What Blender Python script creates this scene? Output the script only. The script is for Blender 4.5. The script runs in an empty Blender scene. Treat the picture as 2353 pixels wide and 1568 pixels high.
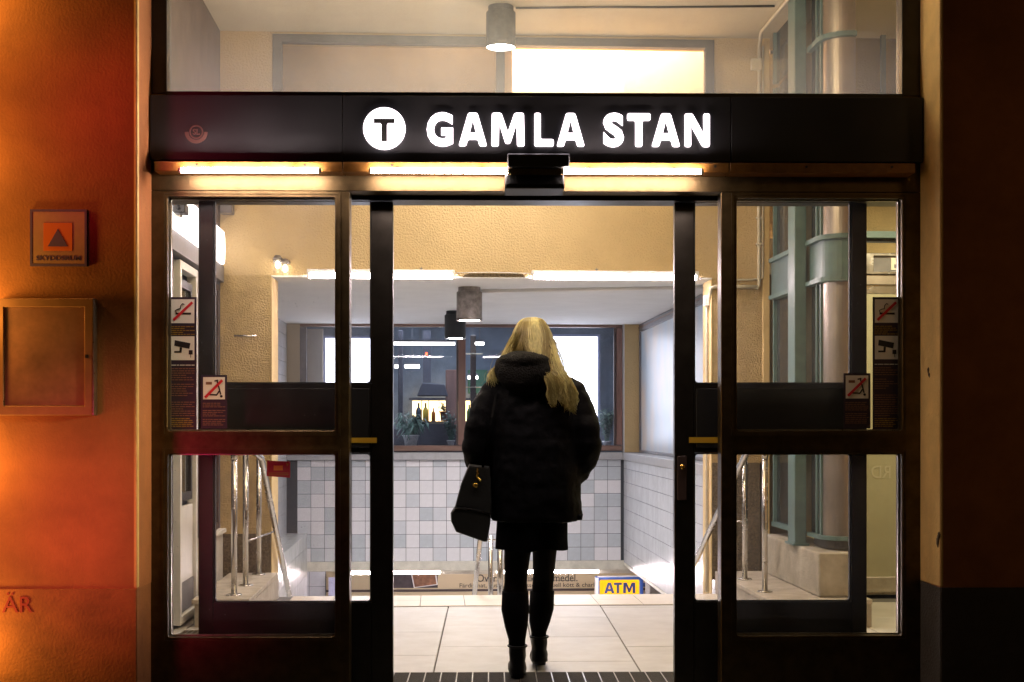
import bpy, bmesh, math, random
from mathutils import Vector, Matrix, noise
random.seed(7)
sc = bpy.context.scene
R = math.radians
# ------------------------------------------------------------------ camera / world / lights
CAM_H = 1.22
FPX = 3267.8                     # focal length in units of a 2353 px wide picture
TF = math.atan(51.8 / FPX)       # camera yaw against the facade normal
TH = math.atan(169.5 / FPX)      # camera yaw against the hall axis
PHI = TH - TF                    # the hall is turned this much against the facade
cd = bpy.data.cameras.new('camera'); cam = bpy.data.objects.new('camera', cd)
sc.collection.objects.link(cam); sc.camera = cam
cam.location = (0, 0, CAM_H); cam.rotation_euler = (R(90), 0, -TF)
cd.lens = 50; cd.sensor_width = 36; cd.shift_y = 0.0812; cd.clip_end = 200; cd.clip_start = 0.05
w = bpy.data.worlds.new('World'); sc.world = w; w.use_nodes = True
nt = w.node_tree; sky = nt.nodes.new('ShaderNodeTexSky'); sky.sky_type = 'NISHITA'; sky.sun_disc = False
sky.sun_elevation = R(-4); sky.sun_rotation = R(200)
bg = nt.nodes['Background']; nt.links.new(sky.outputs[0], bg.inputs[0]); bg.inputs[1].default_value = 0.01
sc.view_settings.view_transform = 'Standard'; sc.view_settings.look = 'None'
sc.view_settings.exposure = 1.1; sc.view_settings.gamma = 1
sc.render.engine = 'CYCLES'
cy = sc.cycles; cy.use_denoising = True; cy.max_bounces = 8; cy.transparent_max_bounces = 24; cy.sample_clamp_indirect = 4
cy.diffuse_bounces = 4

def hrot(p):
    c, s = math.cos(PHI), math.sin(PHI)
    return Vector((p[0]*c - p[1]*s, p[0]*s + p[1]*c, p[2]))

def lamp(name, kind, loc, energy, color, rot=(0, 0, 0), size=.2, size_y=None, hall=False, spot=None, spread=None):
    l = bpy.data.lights.new(name, kind); l.energy = energy; l.color = color
    if kind == 'AREA':
        l.shape = 'RECTANGLE' if size_y else 'SQUARE'; l.size = size
        if size_y: l.size_y = size_y
        if spread: l.spread = spread
    else:
        l.shadow_soft_size = size
    if spot: l.spot_size = spot; l.spot_blend = 1
    o = bpy.data.objects.new(name, l); sc.collection.objects.link(o)
    if hall: o.location = hrot(loc); o.rotation_euler = (rot[0], rot[1], rot[2] + PHI)
    else: o.location = loc; o.rotation_euler = rot
    return o
def aim(o, target):
    o.rotation_euler = (Vector(target) - o.location).to_track_quat('-Z', 'Y').to_euler()

# assumed lights of the entrance hall and lift lobby, added out of view
lamp('assumed_hall_lamp', 'POINT', (0.2, 7.3, 3.5), 62, (1, .83, .52), size=.3, hall=True)
lamp('assumed_lobby_lamp', 'AREA', (3.3, 9.0, 2.9), 22, (1, .88, .55), size=.5, size_y=.5, hall=True)
# added unseen point lights imitating orange leaked light beside the doorway, then added spots
for z_, e_ in ((3.05, 4.2), (2.35, 2.2), (1.7, 4.8), (1.05, 3.4), (.3, 4.2)):
    lamp('orange_leak_light', 'POINT', (-2.29, 6.0, z_), e_, (1, .50, .10), size=.08)
o = lamp('pink_leak_spot', 'SPOT', (-2.5, 4.3, .7), 55, (1, .03, .17), size=.35, spot=R(36)); aim(o, (-1.72, 6.3, .8))  # added pink spot imitating a lens light leak, no neon there
o = lamp('pink_leak_spot_upper', 'SPOT', (-2.5, 4.3, 2.8), 40, (1, .03, .12), size=.35, spot=R(30)); aim(o, (-1.62, 6.3, 2.5))  # added too, carries the pink leak up to the sign band
o = lamp('reveal_fill_spot', 'SPOT', (1.1, 5.2, 1.7), 95, (1, .78, .42), size=.15, spot=R(30)); aim(o, (-1.54, 6.34, 1.0))  # added unseen spot, only brightens the reveal beside the frame
o = lamp('wall_fill_spot', 'SPOT', (3.6, 2.2, 3.2), 9, (1, .55, .25), size=.3, spot=R(70)); aim(o, (3.1, 6.17, 1.6))  # added unseen spot to lift the dark bare wall
o = lamp('assumed_street_light', 'AREA', (2.6, -1.0, 4.5), 2, (1, .62, .2), size=.6); aim(o, (1.2, 6.4, 1.3))  # assumed faint street light, added unseen behind the camera

# ------------------------------------------------------------------ materials
MATS = {}
def mat(name, col, rough=.6, metal=0, emit=None, strength=0, var=0, scale=8, bump=0, bscale=60, spec=.5, detail=4, dirt=None, coat=0, stretch=None):
    m = bpy.data.materials.new(name); m.use_nodes = True; n = m.node_tree.nodes; L = m.node_tree.links
    b = n['Principled BSDF']; b.inputs['Base Color'].default_value = (*col, 1); b.inputs['Roughness'].default_value = rough
    b.inputs['Metallic'].default_value = metal; b.inputs['Specular IOR Level'].default_value = spec
    b.inputs['Coat Weight'].default_value = coat
    tc = n.new('ShaderNodeTexCoord'); src = tc.outputs['Object']
    if stretch:
        mp = n.new('ShaderNodeMapping'); mp.inputs['Scale'].default_value = stretch; L.new(src, mp.inputs[0]); src = mp.outputs[0]
    if var or dirt:
        t = n.new('ShaderNodeTexNoise'); t.inputs['Scale'].default_value = scale; t.inputs['Detail'].default_value = detail
        t.inputs['Roughness'].default_value = .65
        L.new(src, t.inputs['Vector'])
        r = n.new('ShaderNodeValToRGB'); r.color_ramp.elements[0].position = .3; r.color_ramp.elements[1].position = .7
        d = dirt or tuple(c * (1 - var) for c in col)
        r.color_ramp.elements[0].color = (*d, 1); r.color_ramp.elements[1].color = (*[min(1, c * (1 + var * .5)) for c in col], 1)
        L.new(t.outputs['Fac'], r.inputs[0]); L.new(r.outputs[0], b.inputs['Base Color'])
        mr = n.new('ShaderNodeMapRange'); mr.inputs[3].default_value = max(.03, rough - .1); mr.inputs[4].default_value = min(1, rough + .12)
        L.new(t.outputs['Fac'], mr.inputs[0]); L.new(mr.outputs[0], b.inputs['Roughness'])
    if bump:
        t2 = n.new('ShaderNodeTexNoise'); t2.inputs['Scale'].default_value = bscale; t2.inputs['Detail'].default_value = 5
        L.new(src, t2.inputs['Vector'])
        bp = n.new('ShaderNodeBump'); bp.inputs['Strength'].default_value = min(1, bump); bp.inputs['Distance'].default_value = .012 * max(1, bump)
        L.new(t2.outputs['Fac'], bp.inputs['Height']); L.new(bp.outputs[0], b.inputs['Normal'])
    if emit:
        b.inputs['Emission Color'].default_value = (*emit, 1); b.inputs['Emission Strength'].default_value = strength
    MATS[name] = m
    return m

def glass_mat(name, tint=(1, 1, 1), dust=0.03, dustcol=(.75, .75, .78), grad=None, refl=.5, marks=.5):
    """thin pane: clear see-through plus mirror reflection plus patches of dust and dried drips"""
    m = bpy.data.materials.new(name); m.use_nodes = True; n = m.node_tree.nodes; L = m.node_tree.links; n.clear()
    out = n.new('ShaderNodeOutputMaterial'); tr = n.new('ShaderNodeBsdfTransparent'); tr.inputs[0].default_value = (*tint, 1)
    gl = n.new('ShaderNodeBsdfGlossy'); gl.inputs['Roughness'].default_value = .02
    fr = n.new('ShaderNodeFresnel'); fr.inputs[0].default_value = 1.45
    mm = n.new('ShaderNodeMath'); mm.operation = 'MULTIPLY'; mm.inputs[1].default_value = refl; L.new(fr.outputs[0], mm.inputs[0])
    mx = n.new('ShaderNodeMixShader'); L.new(mm.outputs[0], mx.inputs[0]); L.new(tr.outputs[0], mx.inputs[1]); L.new(gl.outputs[0], mx.inputs[2])
    df = n.new('ShaderNodeBsdfDiffuse'); df.inputs[0].default_value = (*dustcol, 1)
    tl = n.new('ShaderNodeBsdfTranslucent'); tl.inputs[0].default_value = (*dustcol, 1)
    dm = n.new('ShaderNodeMixShader'); dm.inputs[0].default_value = .6; L.new(df.outputs[0], dm.inputs[1]); L.new(tl.outputs[0], dm.inputs[2])
    tc = n.new('ShaderNodeTexCoord'); mp = n.new('ShaderNodeMapping'); mp.inputs['Scale'].default_value = (2.2, 2.2, .9)
    L.new(tc.outputs['Object'], mp.inputs[0])
    nz = n.new('ShaderNodeTexNoise'); nz.inputs['Scale'].default_value = 1.6; nz.inputs['Detail'].default_value = 8; nz.inputs['Roughness'].default_value = .62
    L.new(mp.outputs[0], nz.inputs['Vector'])
    mr = n.new('ShaderNodeMapRange'); mr.inputs[1].default_value = .35; mr.inputs[2].default_value = .75; mr.inputs[3].default_value = dust * .3; mr.inputs[4].default_value = dust * 1.8
    L.new(nz.outputs['Fac'], mr.inputs[0]); fac = mr.outputs[0]
    # fine specks
    vz = n.new('ShaderNodeTexVoronoi'); vz.inputs['Scale'].default_value = 42; L.new(tc.outputs['Object'], vz.inputs['Vector'])
    sp = n.new('ShaderNodeMapRange'); sp.inputs[1].default_value = .05; sp.inputs[2].default_value = .11; sp.inputs[3].default_value = marks; sp.inputs[4].default_value = 0
    L.new(vz.outputs['Distance'], sp.inputs[0])
    nz2 = n.new('ShaderNodeTexNoise'); nz2.inputs['Scale'].default_value = 6; L.new(tc.outputs['Object'], nz2.inputs['Vector'])
    g2 = n.new('ShaderNodeMath'); g2.operation = 'GREATER_THAN'; g2.inputs[1].default_value = .62; L.new(nz2.outputs['Fac'], g2.inputs[0])
    m2 = n.new('ShaderNodeMath'); m2.operation = 'MULTIPLY'; L.new(g2.outputs[0], m2.inputs[0]); L.new(sp.outputs[0], m2.inputs[1])
    ad0 = n.new('ShaderNodeMath'); ad0.operation = 'ADD'; L.new(fac, ad0.inputs[0]); L.new(m2.outputs[0], ad0.inputs[1]); fac = ad0.outputs[0]
    if grad:      # grime gathered along the bottom edge
        z0, z1, amt = grad
        sx = n.new('ShaderNodeSeparateXYZ'); L.new(tc.outputs['Object'], sx.inputs[0])
        nz3 = n.new('ShaderNodeTexNoise'); nz3.inputs['Scale'].default_value = 9; nz3.inputs['Detail'].default_value = 9; nz3.inputs['Roughness'].default_value = .75; mp3 = n.new('ShaderNodeMapping'); mp3.inputs['Scale'].default_value = (1, 1, .35); L.new(tc.outputs['Object'], mp3.inputs[0]); L.new(mp3.outputs[0], nz3.inputs['Vector'])
        a = n.new('ShaderNodeMath'); a.operation = 'MULTIPLY_ADD'; a.inputs[1].default_value = .14; L.new(nz3.outputs['Fac'], a.inputs[0]); L.new(sx.outputs['Z'], a.inputs[2])
        g1 = n.new('ShaderNodeMapRange'); g1.inputs[1].default_value = z0; g1.inputs[2].default_value = z1; g1.inputs[3].default_value = 1; g1.inputs[4].default_value = 0
        L.new(a.outputs[0], g1.inputs[0]); g2_ = n.new('ShaderNodeMath'); g2_.operation = 'POWER'; g2_.inputs[1].default_value = 1.5; L.new(g1.outputs[0], g2_.inputs[0])
        g = n.new('ShaderNodeMath'); g.operation = 'MULTIPLY'; g.inputs[1].default_value = amt; L.new(g2_.outputs[0], g.inputs[0])
        ad = n.new('ShaderNodeMath'); ad.operation = 'ADD'; ad.use_clamp = True; L.new(fac, ad.inputs[0]); L.new(g.outputs[0], ad.inputs[1]); fac = ad.outputs[0]
    m3 = n.new('ShaderNodeMixShader'); L.new(fac, m3.inputs[0]); L.new(mx.outputs[0], m3.inputs[1]); L.new(dm.outputs[0], m3.inputs[2])
    L.new(m3.outputs[0], out.inputs[0])
    MATS[name] = m
    return m

def emis(name, col, s):
    m = bpy.data.materials.new(name); m.use_nodes = True; n = m.node_tree.nodes; L = m.node_tree.links; n.clear()
    o_ = n.new('ShaderNodeOutputMaterial'); e = n.new('ShaderNodeEmission'); e.inputs[0].default_value = (*col, 1); e.inputs[1].default_value = s
    L.new(e.outputs[0], o_.inputs[0]); MATS[name] = m
    return m

M_frame = mat('bronze_frame', (.105, .072, .033), .42, .9, var=.35, scale=14, bump=.05, bscale=220)
M_leaf = mat('dark_bronze', (.035, .03, .024), .36, .7, var=.3, scale=11)
M_gasket = mat('rubber_gasket', (.02, .02, .02), .6)
M_alu = mat('worn_alu_edge', (.42, .38, .3), .3, .9, var=.3, scale=30)
M_band = mat('sign_band_black', (.008, .008, .010), .5, 0, var=.2, scale=6)
M_strip = mat('ochre_metal', (.30, .13, .025), .45, .2, var=.35, scale=20, bump=.05)
M_orange = mat('exterior_orange_plaster', (.42, .16, .05), .9, var=.33, scale=2.6, bump=.22, bscale=90, detail=8)
M_plinth = mat('exterior_grey_plinth', (.065, .058, .05), .9, var=.3, scale=5, bump=.7, bscale=80)
M_bplinth = mat('exterior_brown_plinth', (.38, .145, .045), .9, var=.35, scale=5, bump=.3, bscale=80)
M_reveal = mat('ochre_reveal_plaster', (.74, .50, .18), .85, var=.22, scale=5, bump=.3, bscale=55, detail=8)
M_yellow = mat('yellow_plaster', (.62, .455, .235), .9, var=.13, scale=2.2, bump=1.0, bscale=75, detail=8)
M_yrough = mat('rough_yellow_plaster', (.58, .42, .20), .92, var=.25, scale=9, bump=1.6, bscale=85, detail=8)
M_yjamb = mat('lit_jamb_plaster', (.72, .54, .27), .85, var=.12, scale=8, bump=.4, bscale=60)  # yellow plaster coloured lighter where jambs and returns catch the light
M_brown = mat('brown_rough_plinth', (.20, .15, .09), .95, var=.55, scale=70, bump=2.4, bscale=110, detail=8)
M_bshade = mat('olive_shaded_plaster', (.34, .26, .13), .92, var=.2, scale=4, bump=.8, bscale=70)  # olive plaster; behind the lift its dark tone is painted-in shade
M_ceil = mat('white_ceiling_paint', (.80, .80, .79), .85, var=.06, scale=2.5, bump=.12, bscale=25)
M_ceilw = mat('warm_ceiling_paint', (.66, .60, .44), .85, var=.1, scale=1.8, bump=.25, bscale=30)
M_white = mat('white_gloss', (.78, .77, .74), .35, var=.08, scale=12)
M_cream = mat('cream_painted_slab', (.70, .67, .58), .6, var=.18, scale=9, bump=.15)
M_slab = mat('pale_stone_slab', (.585, .575, .56), .45, dirt=(.45, .425, .39), scale=4.5, bump=.05, bscale=160, detail=12)
M_slab2 = mat('pale_stone_slab_b', (.57, .55, .52), .45, dirt=(.42, .395, .36), scale=3.5, bump=.04, bscale=160, detail=8)
M_nose = mat('cream_tile', (.68, .60, .49), .38, var=.07, scale=12)
M_grout = mat('grey_grout', (.12, .115, .11), .9)
M_ggrout = mat('dark_tile_joint', (.05, .055, .065), .85)
M_tw = mat('white_wall_tile', (.78, .77, .81), .22, var=.05, scale=18)
M_tb = mat('blue_grey_wall_tile', (.54, .58, .63), .22, var=.07, scale=18)
M_tc = mat('pale_grey_wall_tile', (.64, .66, .71), .22, var=.06, scale=18)
M_tside = mat('side_wall_tile', (.64, .66, .71), .2, var=.05, scale=5)
M_steel = mat('brushed_steel', (.62, .60, .57), .24, 1, var=.1, scale=20)
M_steelw = mat('satin_lift_steel', (.38, .33, .28), .38, .9, var=.12, scale=8)
M_teal = mat('teal_paint', (.12, .205, .20), .45, var=.22, scale=12, bump=.05)
M_teald = mat('dull_teal_paint', (.10, .17, .18), .5, var=.3, scale=9)
M_conc = mat('cast_concrete', (.44, .40, .32), .85, var=.35, scale=6, bump=.5, bscale=45, detail=8)
M_step = mat('worn_platform_stone', (.46, .41, .33), .8, var=.3, scale=7, bump=.2, bscale=40)
M_lampm = mat('aged_lamp_metal', (.34, .31, .29), .42, .85, var=.45, scale=22)
M_lampk = mat('black_lamp_metal', (.025, .03, .035), .5, .2, var=.2)
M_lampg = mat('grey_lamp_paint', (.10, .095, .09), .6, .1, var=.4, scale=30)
M_wood = mat('red_brown_window_wood', (.20, .105, .085), .4, var=.35, scale=10, stretch=(1, 1, .15), coat=.3)
M_woodh = mat('window_wood_head', (.24, .14, .11), .4, var=.35, scale=10, stretch=(.15, 1, 1), coat=.3)
M_ledge = mat('pale_grey_ledge', (.42, .42, .44), .4, var=.15, scale=12)
M_dkwood = mat('dark_brown_joinery', (.07, .045, .04), .45, var=.3)
M_greyf = mat('grey_painted_frame', (.20, .19, .20), .55, var=.25, scale=10)
M_mat = mat('dark_mat_fibre', (.055, .048, .042), .95, var=.4, scale=120, bump=1.2, bscale=260)
M_pave = mat('asphalt_pavement', (.06, .06, .06), .9, var=.3, scale=20, bump=.5)
M_black = mat('matte_black', (.012, .012, .012), .5)
M_conduit = mat('conduit_paint', (.70, .64, .50), .5, var=.15, scale=30)
M_conw = mat('white_conduit', (.80, .79, .76), .5)
M_purple = mat('sticker_dark', (.03, .018, .035), .5)
M_print = mat('sticker_print', (.24, .12, .07), .6)
M_printy = mat('sticker_print_yellow', (.36, .22, .03), .6)
M_picto = mat('sticker_white', (.82, .80, .68), .5)
M_red = mat('sticker_red', (.62, .02, .03), .5)
M_redd = mat('deep_red', (.40, .02, .03), .5)
M_yel = mat('label_yellow', (.75, .45, .03), .5)
M_coat = mat('black_padded_nylon', (.0035, .0035, .005), .65, spec=.12, var=.3, scale=20, bump=.3, bscale=35)
M_fur = mat('black_fur_trim', (.010, .009, .008), .9, spec=.15, bump=1.0, bscale=120)
M_skirt = mat('black_wool', (.003, .003, .004), .95, spec=.05, bump=.4, bscale=200)
M_tights = mat('sheer_tights', (.006, .004, .0035), .8, spec=.1)
M_sock = mat('black_knit', (.003, .003, .004), .9, spec=.1)
M_skin = mat('skin', (.55, .33, .24), .5)
M_boot = mat('black_leather', (.003, .003, .004), .42, spec=.2)
M_bag = mat('dark_brown_leather', (.022, .024, .023), .42, var=.3, scale=9, bump=.15, bscale=120)
M_gold = mat('gold_metal', (.80, .52, .12), .25, 1)
M_hair = mat('blonde_hair', (.74, .66, .27), .34, var=.45, scale=30, stretch=(3, 3, .25))
M_hair2 = mat('dark_blonde_hair', (.12, .082, .022), .5, var=.3, scale=30)
M_hair3 = mat('honey_hair', (.30, .225, .065), .36, var=.3, scale=30, stretch=(3, 3, .25))
M_pot = mat('terracotta', (.45, .16, .06), .8)
M_potw = mat('pale_ceramic', (.45, .47, .48), .5, var=.3, scale=30)
M_green = mat('plant_green', (.10, .20, .15), .5, var=.4, scale=14)
M_green2 = mat('plant_light_green', (.12, .20, .05), .5, var=.3, scale=14)
M_shop = mat('shop_blue_grey_wall', (.16, .20, .26), .8, var=.4, scale=2.5)
M_shopd = mat('shop_dark_wall', (.07, .07, .09), .8, var=.4, scale=2.5)
M_beige = mat('beige_curtain', (.45, .37, .27), .8, var=.1, scale=4)
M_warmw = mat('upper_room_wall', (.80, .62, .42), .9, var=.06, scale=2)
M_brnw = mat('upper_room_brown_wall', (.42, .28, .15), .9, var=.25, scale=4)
M_pic = mat('picture_brown', (.30, .14, .07), .6, var=.6, scale=9)
M_picd = mat('picture_dark', (.06, .045, .05), .6, var=.5, scale=6)
M_bill = mat('billboard_cream', (.62, .52, .33), .5, var=.05, scale=3)
M_text = mat('billboard_text', (.05, .04, .03), .5)
M_navy = mat('navy_letters', (.03, .05, .20), .4)
M_blue = mat('blue_sign_case', (.05, .12, .42), .3)
M_teeth = mat('off_white_plastic', (.7, .7, .66), .4)
E_tube = emis('tube_light', (1, .84, .88), 66)
E_ftube = emis('facade_tube_light', (1, .80, .72), 66)
E_lamp = emis('lamp_glow', (1, .93, .86), 70)
E_letter = emis('backlit_letter', (1, .86, .92), 2.6)
E_fascia = emis('lit_fascia', (1, .90, .86), 3)
E_box = emis('lightbox_face', (.93, .93, 1), 3.6)
E_shop = emis('shop_tube', (1, .95, .85), 9)
E_warm = emis('warm_shelf_back', (1, .66, .28), 2.6)
E_bulb = emis('reflected_bulb_glow', (1, .85, .6), 14)
E_red = emis('red_fairy_light', (1, .06, .02), 5)
E_atm = emis('atm_face', (1, .44, .012), .75)
E_up = emis('upper_room_tube', (1, .72, .42), 14)
G_clear = glass_mat('door_glass', (.98, .98, .98), .018, marks=.35)
G_side = glass_mat('sidelight_glass', (.97, .96, .95), .02, marks=.35)
G_trans = glass_mat('dusty_transom_glass', (.90, .90, .91), .03, (.72, .76, .88), marks=.0, grad=(2.76, 3.30, .24))
G_shop = glass_mat('shop_glass', (.93, .95, 1), .03, (.5, .55, .65), refl=.7, marks=0)
G_high = glass_mat('high_window_glass', (.95, .95, .93), .02, refl=.3, marks=0)
G_lift = glass_mat('lift_glass', (.50, .56, .58), .16, (.30, .32, .32), refl=1.0, marks=0)
G_case = glass_mat('case_glass', (.96, .96, .96), .03, refl=.35, marks=0)

for m_ in (M_hair, M_hair3):        # thin strands let light through
    n_ = m_.node_tree.nodes; b_ = n_['Principled BSDF']; o_ = n_['Material Output']; tl_ = n_.new('ShaderNodeBsdfTranslucent'); tl_.inputs[0].default_value = (.72, .60, .26, 1)
    mx_ = n_.new('ShaderNodeMixShader'); mx_.inputs[0].default_value = .35; L_ = m_.node_tree.links
    L_.new(b_.outputs[0], mx_.inputs[1]); L_.new(tl_.outputs[0], mx_.inputs[2]); L_.new(mx_.outputs[0], o_.inputs[0])
# side window: frosted pane, the light behind it painted in as emission
def frosted(name, c0, c1, s):
    m = bpy.data.materials.new(name); m.use_nodes = True; n = m.node_tree.nodes; L = m.node_tree.links
    b = n['Principled BSDF']; b.inputs['Roughness'].default_value = .35; b.inputs['Base Color'].default_value = (.2, .23, .27, 1)
    tc = n.new('ShaderNodeTexCoord'); mp = n.new('ShaderNodeMapping'); mp.inputs['Scale'].default_value = (1.2, 1.2, .9); L.new(tc.outputs['Object'], mp.inputs[0])
    t = n.new('ShaderNodeTexNoise'); t.inputs['Scale'].default_value = 2.0; t.inputs['Detail'].default_value = 5; L.new(mp.outputs[0], t.inputs['Vector'])
    r = n.new('ShaderNodeValToRGB'); r.color_ramp.elements[0].position = .4; r.color_ramp.elements[1].position = .68
    r.color_ramp.elements[0].color = (*c0, 1); r.color_ramp.elements[1].color = (*c1, 1)
    L.new(t.outputs['Fac'], r.inputs[0]); L.new(r.outputs[0], b.inputs['Emission Color']); b.inputs['Emission Strength'].default_value = s
    return m
M_frost = frosted('self_lit_frosted_glass', (.34, .44, .58), (.72, .50, .36), .15)

# ------------------------------------------------------------------ helpers
class MB:
    def __init__(s): s.v = []; s.f = []; s.smooth = []
    def add(s, vs, fs, smooth=False):
        k = len(s.v); s.v += [tuple(p) for p in vs]; s.f += [tuple(i + k for i in f) for f in fs]; s.smooth += [smooth] * len(fs); return s
    def box(s, x0, x1, y0, y1, z0, z1):
        if x0 > x1: x0, x1 = x1, x0
        if y0 > y1: y0, y1 = y1, y0
        if z0 > z1: z0, z1 = z1, z0
        return s.add([(x0,y0,z0),(x1,y0,z0),(x1,y1,z0),(x0,y1,z0),(x0,y0,z1),(x1,y0,z1),(x1,y1,z1),(x0,y1,z1)],
              [(0,3,2,1),(4,5,6,7),(0,1,5,4),(1,2,6,5),(2,3,7,6),(3,0,4,7)])
    def tube(s, pts, r, n=12, cap=True):
        pts = [Vector(p) for p in pts]; rs = r if isinstance(r, (list, tuple)) else [r] * len(pts)
        vs = []; fs = []; up = None
        for i, p in enumerate(pts):
            d = (pts[min(i+1, len(pts)-1)] - pts[max(i-1, 0)]).normalized()
            if up is None: up = Vector((0, 0, 1)) if abs(d.z) < .9 else Vector((0, 1, 0))
            a = d.cross(up).normalized(); b = a.cross(d).normalized(); up = b
            for k in range(n):
                t = 2 * math.pi * k / n
                vs.append(p + (a * math.cos(t) + b * math.sin(t)) * rs[i])
        for i in range(len(pts) - 1):
            for k in range(n):
                fs.append((i*n+k, i*n+(k+1) % n, (i+1)*n+(k+1) % n, (i+1)*n+k))
        if cap: fs.append(tuple(range(n))[::-1]); fs.append(tuple((len(pts)-1)*n + k for k in range(n)))
        return s.add(vs, fs, True)
    def lathe(s, prof, c, n=24):
        vs = []; fs = []
        for (r, z) in prof:
            for k in range(n):
                t = 2 * math.pi * k / n; vs.append((c[0] + r*math.cos(t), c[1] + r*math.sin(t), c[2] + z))
        for i in range(len(prof) - 1):
            for k in range(n): fs.append((i*n+k, i*n+(k+1) % n, (i+1)*n+(k+1) % n, (i+1)*n+k))
        return s.add(vs, fs, True)
    def prism(s, poly, y0, y1):           # poly in (x,z), extruded along y
        n = len(poly); vs = [(x, y0, z) for x, z in poly] + [(x, y1, z) for x, z in poly]
        return s.add(vs, [tuple(range(n)), tuple(range(n, 2*n))[::-1]] + [(i, i+n, (i+1) % n + n, (i+1) % n) for i in range(n)])
    def prismx(s, poly, x0, x1):          # poly in (y,z), extruded along x
        n = len(poly); vs = [(x0, y, z) for y, z in poly] + [(x1, y, z) for y, z in poly]
        return s.add(vs, [tuple(range(n)), tuple(range(n, 2*n))[::-1]] + [(i, i+n, (i+1) % n + n, (i+1) % n) for i in range(n)])
    def prismz(s, poly, z0, z1):
        n = len(poly); vs = [(x, y, z0) for x, y in poly] + [(x, y, z1) for x, y in poly]
        return s.add(vs, [tuple(range(n))[::-1], tuple(range(n, 2*n))] + [(i, (i+1) % n, (i+1) % n + n, i+n) for i in range(n)])
    def loft(s, secs, n=20, cap=True):     # secs: (z, cx, cy, rx, ry)
        vs = []; fs = []
        for (z, cx, cy_, rx, ry) in secs:
            for k in range(n):
                t = 2*math.pi*k/n; vs.append((cx + rx*math.cos(t), cy_ + ry*math.sin(t), z))
        for i in range(len(secs)-1):
            for k in range(n): fs.append((i*n+k, i*n+(k+1) % n, (i+1)*n+(k+1) % n, (i+1)*n+k))
        if cap: fs.append(tuple(range(n))); fs.append(tuple((len(secs)-1)*n+k for k in range(n)))
        return s.add(vs, fs, True)
    def ball(s, c, rx, ry, rz, n=20, m=12):
        secs = []
        for i in range(m + 1):
            t = -math.pi/2 + math.pi*i/m; q = max(.02, math.cos(t)); secs.append((c[2] + rz*math.sin(t), c[0], c[1], rx*q, ry*q))
        return s.loft(secs, n)
    def mesh(s, name, base=(0, 0, 0)):
        me = bpy.data.meshes.new(name)
        me.from_pydata([(p[0]-base[0], p[1]-base[1], p[2]-base[2]) for p in s.v], [], s.f)
        bm = bmesh.new(); bm.from_mesh(me); bmesh.ops.recalc_face_normals(bm, faces=bm.faces)
        bm.to_mesh(me); bm.free()
        for p, q in zip(me.polygons, s.smooth): p.use_smooth = q
        return me

BASE = {}
def props(o, label=None, cat=None, group=None, kind=None):
    if label: o['label'] = label
    if cat: o['category'] = cat
    if group: o['group'] = group
    if kind: o['kind'] = kind
def thing(name, label, cat, base, hall=False, group=None, kind=None):
    o = bpy.data.objects.new(name, None); sc.collection.objects.link(o); o.empty_display_size = .1
    o.location = hrot(base) if hall else base
    if hall: o.rotation_euler = (0, 0, PHI)
    BASE[o] = base; props(o, label, cat, group, kind); return o
def bev(o, wd=.003, seg=1):
    b = o.modifiers.new('bevel', 'BEVEL'); b.width = wd; b.segments = seg; b.limit_method = 'ANGLE'; b.angle_limit = R(40)
def part(name, mb, m, parent, bevel=0, label=None, kind=None, seg=1):
    base = BASE[parent]; me = mb.mesh(name, base); me.materials.append(m)
    o = bpy.data.objects.new(name, me); sc.collection.objects.link(o); o.parent = parent; BASE[o] = base
    if bevel: bev(o, bevel, seg)
    if label: o['label'] = label
    if kind: o['kind'] = kind
    return o
def solo(name, mb, m, label=None, cat=None, hall=False, group=None, kind=None, bevel=0, base=None, seg=1):
    if base is None:
        xs = [p[0] for p in mb.v]; ys = [p[1] for p in mb.v]; zs = [p[2] for p in mb.v]
        base = ((min(xs)+max(xs))/2, (min(ys)+max(ys))/2, min(zs))
    me = mb.mesh(name, base); me.materials.append(m)
    o = bpy.data.objects.new(name, me); sc.collection.objects.link(o)
    o.location = hrot(base) if hall else base
    if hall: o.rotation_euler = (0, 0, PHI)
    BASE[o] = base; props(o, label, cat, group, kind)
    if bevel: bev(o, bevel, seg)
    return o
def copies(name, me, locs, parent, m=None):
    base = BASE[parent]; out = []
    for i, l in enumerate(locs):
        o = bpy.data.objects.new(name, me[i] if isinstance(me, list) else me); sc.collection.objects.link(o)
        o.parent = parent; o.location = (l[0]-base[0], l[1]-base[1], l[2]-base[2]); BASE[o] = base; out.append(o)
    return out
def copy_tree(o, loc_delta):
    c = o.copy(); sc.collection.objects.link(c); c.location = o.location + loc_delta
    for ch in o.children:
        k = ch.copy(); sc.collection.objects.link(k); k.parent = c
        for g in ch.children:
            q = g.copy(); sc.collection.objects.link(q); q.parent = k
    return c

def _t(D, th): return (D - 1176.5) / FPX
def fx(D, Y): return Y * math.tan(TF + math.atan((D - 1176.5) / FPX))
def fz(D, Y, Dx=1150):
    dx = (Dx - 1176.5) / FPX; t = Y / (math.cos(TF) - dx * math.sin(TF)); return CAM_H + (975 - D) / FPX * t
def hx(D, V): return V * math.tan(TH + math.atan((D - 1176.5) / FPX))
def hz(D, V, Dx=1176):
    dx = (Dx - 1176.5) / FPX; t = V / (math.cos(TH) - dx * math.sin(TH)); return CAM_H + (975 - D) / FPX * t
def sv(D, u): return u / math.tan(TH + math.atan((D - 1176.5) / FPX))     # depth on a side wall at u

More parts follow.
